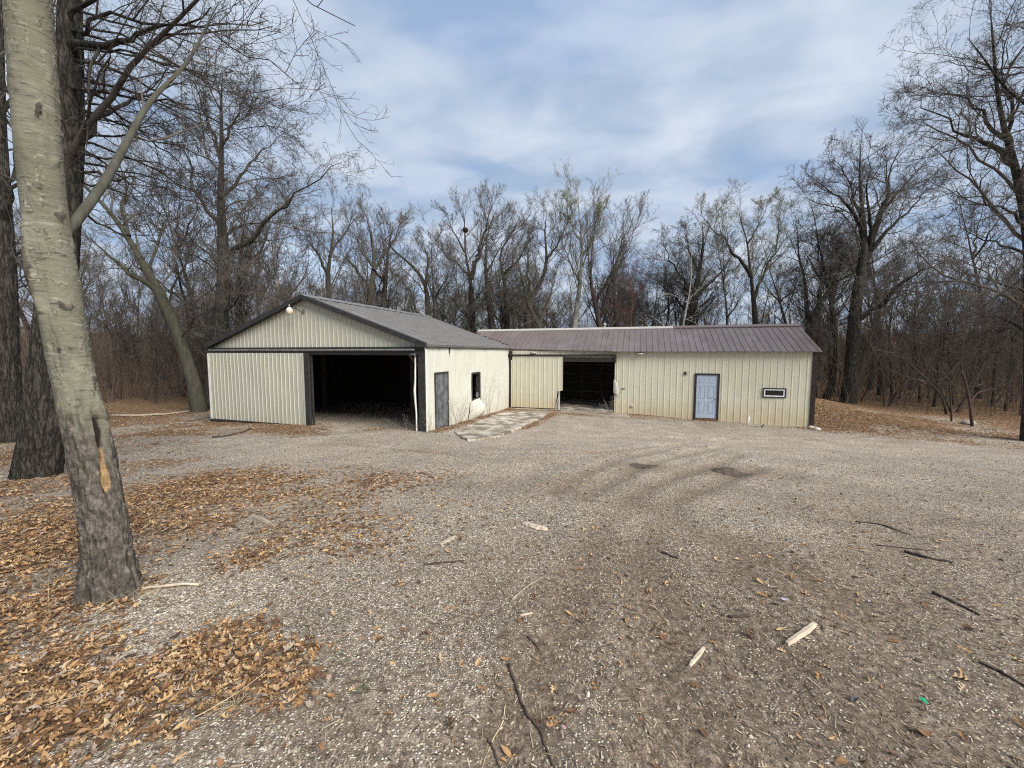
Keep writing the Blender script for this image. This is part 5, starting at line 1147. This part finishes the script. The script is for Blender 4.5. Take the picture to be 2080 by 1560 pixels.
def stones():
    rng = np.random.default_rng(42)
    bm = bmesh.new(); bmesh.ops.create_icosphere(bm, subdivisions=1, radius=1); iv = np.array([v.co[:] for v in bm.verts]); fi = [[v.index for v in f.verts] for f in bm.faces]; bm.free()
    ov = np.array([(1, 0, 0), (-1, 0, 0), (0, 1, 0), (0, -1, 0), (0, 0, 1), (0, 0, -1.)]); fo = [(0, 2, 4), (2, 1, 4), (1, 3, 4), (3, 0, 4), (2, 0, 5), (1, 2, 5), (3, 1, 5), (0, 3, 5)]
    Vs, Fs, n0 = [], [], 0
    for tv, tf, n, ymax, rho, s0, s1 in ((iv, fi, 36000, 3.6, lambda y: 1 / (1 + (y / 2.2) ** 3), .0028, .010), (ov, fo, 130000, 12, lambda y: 1 / (1 + (y / 3) ** 2.4), .003, .012)):
        p = scatter_xy(rng, n, ymax, rho); x, y = p.T; m = stone_mask(x, y) * (1 - .6 * soil_mask(x, y)) * (1 - .75 * np.clip(leaf_mask(x, y), 0, 1)) * (.6 + .8 * fbm(x * 3, y * 3, 7, 3))
        keep = (rng.random(n) < np.clip(m * 1.3 + .1, .08, 1)) & ~inside(x, y); p = p[keep]; n = len(p)
        s = s0 + (s1 - s0) * rng.random(n) ** 3; s = s * (1 + .05 * p[:, 1]); sc = np.stack([s * rng.uniform(.8, 1.5, n), s * rng.uniform(.7, 1.1, n), s * rng.uniform(.4, .8, n)], -1)
        R = rotm(rng.uniform(0, 2 * PI, n), rng.normal(0, .25, n), rng.normal(0, .25, n)); tvs = tv[None] * (1 + rng.normal(0, .16, (n, len(tv), 1)))
        z = G(p[:, 0], p[:, 1]) + s * .22
        V = np.einsum('nij,nmj->nmi', R, tvs * sc[:, None]) + np.c_[p, z][:, None]; F = (np.array(tf)[None] + (np.arange(n) * len(tv))[:, None, None]).reshape(-1, 3)
        Vs.append(V.reshape(-1, 3)); Fs.append(F + n0); n0 += n * len(tv)
    me = np_mesh('gravel', np.concatenate(Vs), T=np.concatenate(Fs), smooth=False)
    k = NT('limestone_gravel'); r = k.island(); c = k.ramp(r, [(0, (.10, .076, .054)), (.35, (.20, .162, .12)), (.65, (.32, .27, .205)), (.9, (.42, .36, .28)), (1, (.53, .475, .39))]); k.col(c); k.rough(.9)
    tag(link('gravel', me, k.m), 'pale limestone gravel lying loose on brown soil', 'gravel', None, 'stuff')
stones()
def shreds():
    rng = np.random.default_rng(43); tv = np.array([(-.5, -1, 0), (.5, -.7, .2), (.5, .8, .2), (-.5, 1, 0), (-.5, -1, 1.), (.5, -.6, 1.3), (.5, .7, 1.1), (-.5, .9, .9)]) ; tf = [(0, 3, 2, 1), (4, 5, 6, 7), (0, 1, 5, 4), (1, 2, 6, 5), (2, 3, 7, 6), (3, 0, 4, 7)]
    n = 52000; p = scatter_xy(rng, n, 9, lambda y: 1 / (1 + (y / 2.8) ** 2.6)); keep = (rng.random(n) < np.clip(.85 - .5 * leaf_mask(p[:, 0], p[:, 1]) + .3 * fbm(p[:, 0] * 2, p[:, 1] * 2, 3, 3), .15, 1)) & ~inside(p[:, 0], p[:, 1]); p = p[keep]; n = len(p)
    ln = (.005 + .026 * rng.random(n) ** 2.6) * np.where(rng.random(n) < .05, 2.4, 1) * (1 + .06 * p[:, 1]); w = np.minimum(ln, .03) * rng.uniform(.03, .09, n) + .0005
    sc = np.stack([ln, w, w * .6], -1); R = rotm(np.where(rng.random(n) < .4, rng.normal(.5, .5, n), rng.uniform(0, 2 * PI, n)), rng.normal(0, .15, n), rng.normal(0, .22, n)); z = G(p[:, 0], p[:, 1]) + .004
    V, F = place_all(tv, tf, np.c_[p, z], R, sc); me = np_mesh('wood_shreds', V, F)
    k = NT('bark_and_straw'); r = k.island(); k.col(k.ramp(r, [(0, (.05, .034, .025)), (.35, (.12, .083, .055)), (.6, (.25, .19, .125)), (.85, (.42, .34, .235)), (1, (.58, .50, .37))])); k.rough(.9)
    tag(link('wood_shreds', me, k.m), 'shreds of bark, straw and wood chip strewn over the lot', 'wood chips', None, 'stuff')
shreds()

# ------------------------------------------------------------------ single things lying about
def noise_tube(pts, r0, r1, n=8, M=14, wob=.01, seed=0, flat=1.0):
    rng = np.random.default_rng(seed); P = resample(pts, M); P = P + rng.normal(0, wob, P.shape) * np.array([1, 1, .4]); m = MB(); m.tube([tuple(p) for p in P], list(np.linspace(r0, r1, M) * rng.uniform(.85, 1.15, M)), n); return m
def ground_line(px, lift):
    out = []
    for q in px: g = gp(*q); out.append(g + np.array([0, 0, lift]))
    return out
def rest(name, label, cat, m, mat, group=None, smooth=True):
    o = m.build(name, mat, None, smooth)
    me = o.data; n = len(me.vertices); co = np.empty(n * 3); me.vertices.foreach_get('co', co); co = co.reshape(-1, 3); c = np.array([co[:, 0].mean(), co[:, 1].mean(), co[:, 2].min()]); me.vertices.foreach_set('co', (co - c).ravel()); me.update(); o.location = c
    tag(o, label, cat, group); return o
M_CHUNK = simple('bleached_wood', (.52, .43, .33), .85, 0, .3, 9, (1, 1, 1), .004); M_STICKD = simple('dark_stick_bark', (.07, .052, .042), .9, 0, .4, 14, (1, 1, 1), .004); M_STRAW = simple('dry_straw', (.50, .41, .25), .8, 0, .25, 9); M_STICKP = simple('pale_stick', (.36, .30, .23), .9, 0, .3, 12)
def chunk(px, w, th, label, seed, mat=M_CHUNK, name='wood_chunk'):
    rng = np.random.default_rng(seed); P = resample(ground_line(px, th * .4), 10); m = MB(); d = unit((P[-1] - P[0])[None])[0]; sdir = np.cross(d, [0, 0, 1.]); V = []; F = []
    for i, p in enumerate(P):
        ww = w * (.5 + .5 * math.sin(PI * (i + .8) / 10.5)) * rng.uniform(.8, 1.15); hh = th * rng.uniform(.8, 1.1)
        for a, b in ((-1, -.5), (-.6, .5), (.5, .6), (1, -.2), (.4, -.6), (-.5, -.7)): V.append(p + sdir * a * ww * .5 + np.array([0, 0, b * hh]) + rng.normal(0, w * .03, 3))
    for i in range(9):
        for k_ in range(6): q = i * 6; F.append((q + k_, q + (k_ + 1) % 6, q + 6 + (k_ + 1) % 6, q + 6 + k_))
    F += [tuple(range(6)), tuple(reversed(range(54, 60)))]
    m.add(V, F); return rest(name, label, 'wood', m, mat, None, False)
chunk([(1597, 1312), (1622, 1294), (1656, 1270)], .042, .024, 'largest pale splintered wood chunk on the gravel at lower right', 1)
chunk([(1400, 1355), (1413, 1338), (1430, 1318)], .03, .015, 'smaller pale wood chip left of the largest chunk', 2)
chunk([(1063, 1064), (1085, 1070), (1110, 1077)], .085, .025, 'pale flat board piece on the gravel in mid lot', 3)
chunk([(893, 1108), (905, 1101), (925, 1090)], .06, .02, 'tan slat of wood near the leaf edge in mid lot', 4, M_STICKP)
chunk([(515, 1050), (535, 1058), (556, 1070)], .05, .03, 'grey wood piece among the leaves beyond the foreground tree', 5, M_STICKP)
chunk([(1057, 1251), (1070, 1248), (1083, 1246)], .02, .01, 'small cream wood splinter in the middle of the lot', 6)
chunk([(1640, 1240), (1652, 1243), (1668, 1250)], .03, .015, 'tan wood sliver above the largest pale chunk', 7, M_STICKP)
def stick(name, px, r0, r1, label, mat, seed, lift=None, cat='stick', arc=0.0):
    P = ground_line(px, r0 * .7 if lift is None else lift)
    for i in range(len(P)): P[i][2] += arc * math.sin(PI * i / (len(P) - 1))
    return rest(name, label, cat, noise_tube(P, r0, r1, 7, 16, r0 * .35, seed), mat)
stick('stick', [(1033, 1352), (1048, 1392), (1058, 1430), (1078, 1458), (1102, 1500), (1126, 1562)], .0085, .0045, 'long dark crooked twig on the gravel at bottom centre', M_STICKD, 1)
stick('stick', [(1027, 1432), (1022, 1468), (1003, 1500), (984, 1545), (978, 1568)], .0035, .002, 'thin pale bowed stem at bottom centre', M_STRAW, 2)
stick('stick', [(990, 1500), (1002, 1525), (1018, 1562)], .006, .004, 'short dark twig crossing under the thin pale bowed stem', M_STICKD, 3)
stick('stick', [(1072, 1295), (1090, 1312), (1100, 1332)], .006, .003, 'short dark curved twig above the long crooked twig', M_STICKD, 4)
stick('stick', [(862, 1148), (900, 1144), (942, 1140)], .010, .005, 'dark straight stick in mid lot below the tan slat', M_STICKD, 5)
stick('stick', [(1040, 1218), (1070, 1192), (1104, 1173)], .005, .003, 'thin light stem lying diagonally in the middle of the lot', M_STICKP, 6)
stick('stick', [(285, 1198), (330, 1196), (370, 1192), (405, 1190)], .012, .009, 'pale peeled stick right of the foot of the foreground tree', M_CHUNK, 7, arc=.02)
stick('stick', [(1738, 1060), (1790, 1066), (1850, 1088)], .010, .005, 'dark thin branch, upper one at right on the gravel', M_STICKD, 8)
stick('stick', [(1838, 1122), (1880, 1134), (1936, 1144)], .015, .008, 'thick dark broken branch at right on the gravel', M_STICKD, 9)
stick('stick', [(1780, 1108), (1850, 1115), (1900, 1120)], .007, .004, 'slim dark branch just above the thick broken branch', M_STICKD, 10)
stick('stick', [(1896, 1206), (1940, 1225), (1988, 1250)], .011, .006, 'dark branch lying below the thick broken branch at far right', M_STICKD, 11)
stick('stick', [(1480, 1254), (1500, 1254), (1522, 1252)], .009, .006, 'short black stick left of the tan wood sliver', M_STICKD, 12)
stick('stick', [(1985, 1345), (2030, 1365), (2090, 1400)], .008, .005, 'dark stick leaving the picture at lower right', M_STICKD, 13)
stick('stick', [(1345, 1122), (1362, 1130), (1378, 1136)], .010, .006, 'short dark stick on the gravel right of centre', M_STICKD, 14)
stick('branch', [(230, 846), (290, 846), (350, 842), (400, 834), (436, 829)], .05, .035, 'long grey fallen branch at the wood edge left of the garage', M_STICKP, 15, .05, 'branch')
stick('branch', [(432, 890), (465, 886), (490, 880), (510, 871)], .03, .018, 'curved dark branch on the leaves before the sliding door', M_STICKD, 16, None, 'branch')
stick('branch', [(375, 858), (410, 852), (432, 846)], .02, .012, 'short dark branch below the long grey fallen branch', M_STICKD, 17, None, 'branch')
stick('straw_stalk', [(168, 1205), (215, 1190), (255, 1180), (285, 1176)], .0026, .0016, 'long pale dry grass stem arching before the foot of the foreground tree', M_STRAW, 18, .02, 'straw stalk', .28)
stick('straw_stalk', [(395, 1470), (440, 1452), (490, 1420), (545, 1372)], .0025, .0015, 'longest pale straw stem across the leaves at lower left', M_STRAW, 19, .03, 'straw stalk', .02)
stick('straw_stalk', [(90, 1445), (140, 1430), (190, 1418)], .0022, .0014, 'short pale straw stem on the leaves at far lower left', M_STRAW, 20, .03, 'straw stalk')
stick('straw_stalk', [(100, 1250), (99, 1200), (104, 1150)], .0018, .001, 'upright pale dry stem left of the foreground tree', M_STRAW, 21, .01, 'straw stalk', .05)
# straw tuft, green tufts, weeds
def tuft(name, label, px, n, h, spread, mat, r=.0016, seed=0, lean=.6, cat='grass tuft', group=None, M=7, side=0):
    rng = np.random.default_rng(seed); g = gp(*px); N = n; P = np.empty((N, M, 3)); P[:, 0] = g + np.c_[rng.normal(0, spread, (N, 2)), np.full(N, -.01)]
    d = unit(np.stack([rng.normal(0, lean, N), rng.normal(0, lean, N), np.ones(N)], -1)); hh = h * rng.uniform(.45, 1.1, N)
    for k_ in range(1, M): d = unit(d + rng.normal(0, .12, (N, 3)) + np.array([0, 0, -.06 * lean])); P[:, k_] = P[:, k_ - 1] + d * (hh / (M - 1))[:, None]
    R = np.full((N, 1), r) * np.linspace(1, .35, M)[None]; T = Tubes(); T.add(P, R, 4)
    if side: P2, R2 = spawn(rng, P, R, side, .35, 1, .35, 40, .15, .1, 5, .7, r * .45); T.add(P2, R2, 3); P3, R3 = spawn(rng, P2, R2, 3, .3, 1, .4, 40, .1, .1, 4, .7, r * .35); T.add(P3, R3, 3)
    o = link(name, np_mesh(name, np.concatenate(T.V) - g, np.concatenate(T.Q), smooth=True), mat); o.location = g; return tag(o, label, cat, group)
M_GREEN = simple('new_grass', (.07, .13, .03), .7, 0, .3)
tuft('straw_tuft', 'tangle of pale straw on the leaves at lower left', (470, 1432), 46, .16, .04, M_STRAW, .0013, 1, 1.6)
tuft('straw_tuft', 'dry straw and stems at the foot of the foreground tree', (265, 1215), 36, .18, .07, M_STRAW, .0013, 2, 1.1)
for i, (q, lb) in enumerate((((480, 1300), 'green grass tuft above the orange leaf drift at lower left'), ((740, 1395), 'green grass tuft on the gravel left of bottom centre'), ((225, 1508), 'green grass tuft among the leaves at the lower left edge'), ((345, 1455), 'tiny green grass tuft beside the longest straw stem'), ((700, 1340), 'small green grass tuft on the gravel above its larger neighbour'), ((525, 1325), 'green grass tuft right of the orange leaf drift'))):
    tuft('grass_tuft', lb, q, 40, .05, .03, M_GREEN, .0012, 20 + i, .8, group='green grass tufts')
M_WEED = simple('dead_weed_stem', (.19, .16, .12), .9, 0, .3)
tuft('dry_weed', 'bushy dead weed leaning on the white wall right of the grey door', (922, 866), 9, 1.5, .16, M_WEED, .006, 31, .42, 'weed', None, 8, 6)
tuft('dry_weed', 'dense dead weed stems at the left end of the curled sheet', (938, 858), 10, 1.2, .12, M_WEED, .006, 32, .4, 'weed', None, 8, 6)
tuft('dry_weed', 'tall thin dead stems on the white wall right of the broken window', (990, 846), 10, 2.0, .18, M_WEED, .0055, 33, .16, 'weed', None, 8, 4)
tuft('dry_weed', 'small dead weed before the wall left of the grey door', (872, 878), 6, 1.0, .06, M_WEED, .005, 34, .22, 'weed', None, 8, 4)
tuft('dry_weed', 'dead weed in the right corner of the wide garage opening', (835, 876), 8, .9, .12, M_WEED, .005, 35, .5, 'weed', None, 8, 4)
tuft('dry_weed', 'leafless weed in the right corner of the shed doorway', (1238, 842), 9, 1.25, .1, M_WEED, .007, 36, .55, 'weed', None, 8, 5)
stick('straw_stalk', [(908, 866), (910, 864), (912, 862)], .006, .003, 'single tall dead stalk leaning right from the grey door', M_WEED, 22, .0, 'weed stalk')
# earth heaps
def heap(label, px, rx, ry, h, seed):
    g = gp(*px); n = 34; a = np.linspace(-1.15, 1.15, n); X, Y = np.meshgrid(a, a); rr = np.hypot(X, Y) + .28 * fbm(X * 1.7 + seed, Y * 1.7, seed, 3); x = g[0] + X * rx; y = g[1] + Y * ry
    z = G(x, y) - .012 + h * np.clip(1 - rr ** 2, -.2, 1) * (1 + .35 * fbm(X * 3, Y * 3, seed + 4, 3)) + .018 * fbm(X * 8, Y * 8, seed, 3)
    i = np.arange(n * n).reshape(n, n); Q = np.stack([i[:-1, :-1], i[:-1, 1:], i[1:, 1:], i[1:, :-1]], -1).reshape(-1, 4); V = np.stack([x, y, z], -1).reshape(-1, 3) - g
    o = link('soil_heap', np_mesh('soil_heap', V, Q, smooth=True), M_SOIL); o.location = g; tag(o, label, 'soil heap')
k = NT('damp_soil'); v = k.coord('Object'); k.col(k.ramp(k.noise(v, 18, 7, .7), [(.3, (.055, .042, .032)), (.55, (.10, .078, .06)), (.72, (.20, .165, .13))])); k.rough(.95); k.bump(k.noise(v, 30, 6), .8, .02); M_SOIL = k.m
heap('smaller dark scrape of soil on the gravel in front of the shed doorway', (1308, 950), .30, .32, .055, 1)
heap('larger dark scrape of soil on the gravel in front of the blue door', (1482, 958), .36, .42, .07, 2)
# pipe stubs, stones, scraps
m = MB(); g = gp(1519, 863); g2 = at(1522, 846, g[1]); m.tube([tuple(g - [0, 0, .1]), tuple(g2)], .035, 12); rest('pipe_stub', 'white pipe stub standing at the shed wall between door and window', 'pipe', m, M_WHITE)
m = MB(); g = gp(1546, 868); m.tube([tuple(g), tuple(g + np.array([.16, .06, .12]))], .028, 8); rest('pipe_stub', 'short black pipe end leaning at the shed wall under the window', 'pipe', m, M_DARK)
def rock(label, px, s, seed, mat):
    rng = np.random.default_rng(seed); g = gp(*px); bm = bmesh.new(); bmesh.ops.create_icosphere(bm, subdivisions=3, radius=1); me = bpy.data.meshes.new('rock')
    for v in bm.verts: c = v.co.copy(); n = 1 + .35 * float(fbm(c.x * 1.3 + seed, c.y * 1.3, c.z * 1.3, 3)); v.co = Vector((c.x * s * n * 1.3, c.y * s * n, max(c.z, -.5) * s * n * .7))
    bm.to_mesh(me); bm.free(); o = link('rock', me, mat); o.location = g + np.array([0, 0, s * .2]); tag(o, label, 'rock')
M_ROCK = simple('field_stone', (.30, .265, .22), .9, 0, .3, 5)
rock('pale boulder half sunk at the wood edge beside the leaf heap', (1966, 861), .22, 3, M_ROCK); rock('pale stone at the foot of the shed right corner', (1660, 873), .13, 4, simple('pale_rubble', (.5, .46, .4), .9, 0, .2)); rock('cream lump of rubble before the shed right corner', (1648, 868), .09, 5, simple('cream_rubble', (.55, .5, .42), .9, 0, .2))
def scrap(label, px, s, col, seed):
    rng = np.random.default_rng(seed); g = gp(*px); n = 6; m = MB(); V = []; F = []
    for i in range(n):
        for j in range(n):
            u, w = i / (n - 1) - .5, j / (n - 1) - .5; V.append((u * s * 1.3 + .1 * s * math.sin(w * 5), w * s * .8, .012 + s * .35 * float(vnoise(u * 3 + seed, w * 3, 1)) + .1 * s * u * u))
    nn = len(V); V += [(a, b, c - .0012) for a, b, c in V]
    for i in range(n - 1):
        for j in range(n - 1): q = i * n + j; F += [(q, q + n, q + n + 1, q + 1), (nn + q + 1, nn + q + n + 1, nn + q + n, nn + q)]
    m.add(V, F); o = m.build('plastic_scrap', simple('scrap_plastic_%d' % seed, col, .4, 0, .15), None, True); o.location = g + np.array([0, 0, .004]); o.rotation_euler = (0, 0, seed * 1.3); tag(o, label, 'litter')
scrap('bright green plastic scrap on the gravel at lower right', (1876, 1428), .024, (.02, .45, .20), 1); scrap('lilac plastic scrap above the largest wood chunk', (1592, 1221), .026, (.40, .36, .50), 2); scrap('small pale lilac scrap right of the other lilac scrap', (1766, 1225), .018, (.5, .46, .58), 3); scrap('pink paper scrap beside the long crooked twig at the bottom', (1145, 1482), .013, (.62, .30, .36), 4); scrap('dark grey plastic scrap on the gravel left of the green scrap', (1735, 1425), .03, (.07, .07, .075), 5)

# ------------------------------------------------------------------ sky, sun, camera
W = bpy.data.worlds.new('World'); SC.world = W; W.use_nodes = True; t = W.node_tree; bg = t.nodes['Background']
SUN_DIR = Vector((.62, -.60, .72)).normalized(); EL = math.asin(SUN_DIR.z); AZ = math.atan2(SUN_DIR.x, SUN_DIR.y)
sky = t.nodes.new('ShaderNodeTexSky'); sky.sky_type = 'NISHITA'; sky.sun_disc = False; sky.sun_elevation = EL; sky.sun_rotation = AZ; sky.air_density = 1.0; sky.dust_density = 2.0
tc = t.nodes.new('ShaderNodeTexCoord'); sx = t.nodes.new('ShaderNodeSeparateXYZ'); t.links.new(tc.outputs['Generated'], sx.inputs[0])
def wm(op, a, b):
    n = t.nodes.new('ShaderNodeMath'); n.operation = op
    for s, v in zip(n.inputs, (a, b)):
        if hasattr(v, 'links'): t.links.new(v, s)
        else: s.default_value = v
    return n.outputs[0]
zz = wm('ADD', wm('MAXIMUM', sx.outputs[2], 0.0), .16); cx = t.nodes.new('ShaderNodeCombineXYZ'); t.links.new(wm('DIVIDE', sx.outputs[0], zz), cx.inputs[0]); t.links.new(wm('DIVIDE', sx.outputs[1], zz), cx.inputs[1])
def cloud(scale, off, det, rough, stretch):
    mp = t.nodes.new('ShaderNodeMapping'); mp.inputs['Location'].default_value = off; mp.inputs['Scale'].default_value = stretch; mp.inputs['Rotation'].default_value = (0, 0, .5); t.links.new(cx.outputs[0], mp.inputs['Vector'])
    n = t.nodes.new('ShaderNodeTexNoise'); n.inputs['Scale'].default_value = scale; n.inputs['Detail'].default_value = det; n.inputs['Roughness'].default_value = rough; n.inputs['Distortion'].default_value = .25; t.links.new(mp.outputs[0], n.inputs['Vector']); return n.outputs['Fac']
def wramp(f, stops):
    r = t.nodes.new('ShaderNodeValToRGB'); e = r.color_ramp.elements
    while len(e) < len(stops): e.new(.5)
    for q, (p, c) in zip(e, stops): q.position = p; q.color = (*c, 1) if hasattr(c, '__len__') else (c, c, c, 1)
    t.links.new(f, r.inputs[0]); return r.outputs[0]
def wmix(f, a, b, mode='MIX'):
    m = t.nodes.new('ShaderNodeMix'); m.data_type = 'RGBA'; m.blend_type = mode
    for s, v in ((m.inputs[0], f), (m.inputs[6], a), (m.inputs[7], b)):
        if hasattr(v, 'links'): t.links.new(v, s)
        elif hasattr(v, '__len__'): s.default_value = (*v, 1)
        else: s.default_value = v
    return m.outputs[2]
thick = cloud(1.5, (2.3, 1.1, 0), 6, .48, (1, 1.5, 1)); lit = cloud(2.6, (7.1, 3.4, 0), 7, .5, (1, 1.4, 1))
CLG = 5.1
grey = wramp(thick, [(.36, tuple(q * CLG for q in (.28, .42, .68))), (.46, tuple(q * CLG for q in (.40, .51, .68))), (.62, tuple(q * CLG for q in (.60, .68, .80)))])
white = wramp(lit, [(.40, tuple(q * CLG for q in (.36, .47, .64))), (.60, tuple(q * CLG for q in (.70, .76, .86)))])
clouds = wmix(.5, grey, white)
cover = wramp(cloud(.6, (5.2, 8.4, 0), 7, .55, (1, 1.4, 1)), [(.30, .55), (.48, .97)])
t.links.new(wmix(cover, sky.outputs[0], clouds), bg.inputs['Color']); bg.inputs['Strength'].default_value = .1
sl = bpy.data.lights.new('sun', 'SUN'); sl.energy = 2.7; sl.angle = math.radians(38); sl.color = (1, .95, .87)
so = bpy.data.objects.new('sun', sl); COL.objects.link(so); so.rotation_euler = SUN_DIR.to_track_quat('Z', 'Y').to_euler(); so.location = (0, 0, 30)
cam = bpy.data.cameras.new('camera'); co = bpy.data.objects.new('camera', cam); COL.objects.link(co); co.location = (0, 0, HC); co.rotation_euler = (PI / 2 - PITCH, 0, 0)
cam.sensor_width = 36; cam.lens = 36 * FPX / 2080; cam.clip_end = 2000; cam.clip_start = .05; SC.camera = co
SC.view_settings.view_transform = 'Standard'; SC.view_settings.look = 'None'; SC.view_settings.exposure = 1.05; SC.view_settings.gamma = 1
SC.render.engine = 'CYCLES'; SC.cycles.filter_width = 1.1; SC.cycles.use_denoising = False; SC.cycles.use_adaptive_sampling = False; SC.cycles.sample_clamp_indirect = 1.5; SC.cycles.max_bounces = 6; SC.cycles.diffuse_bounces = 3
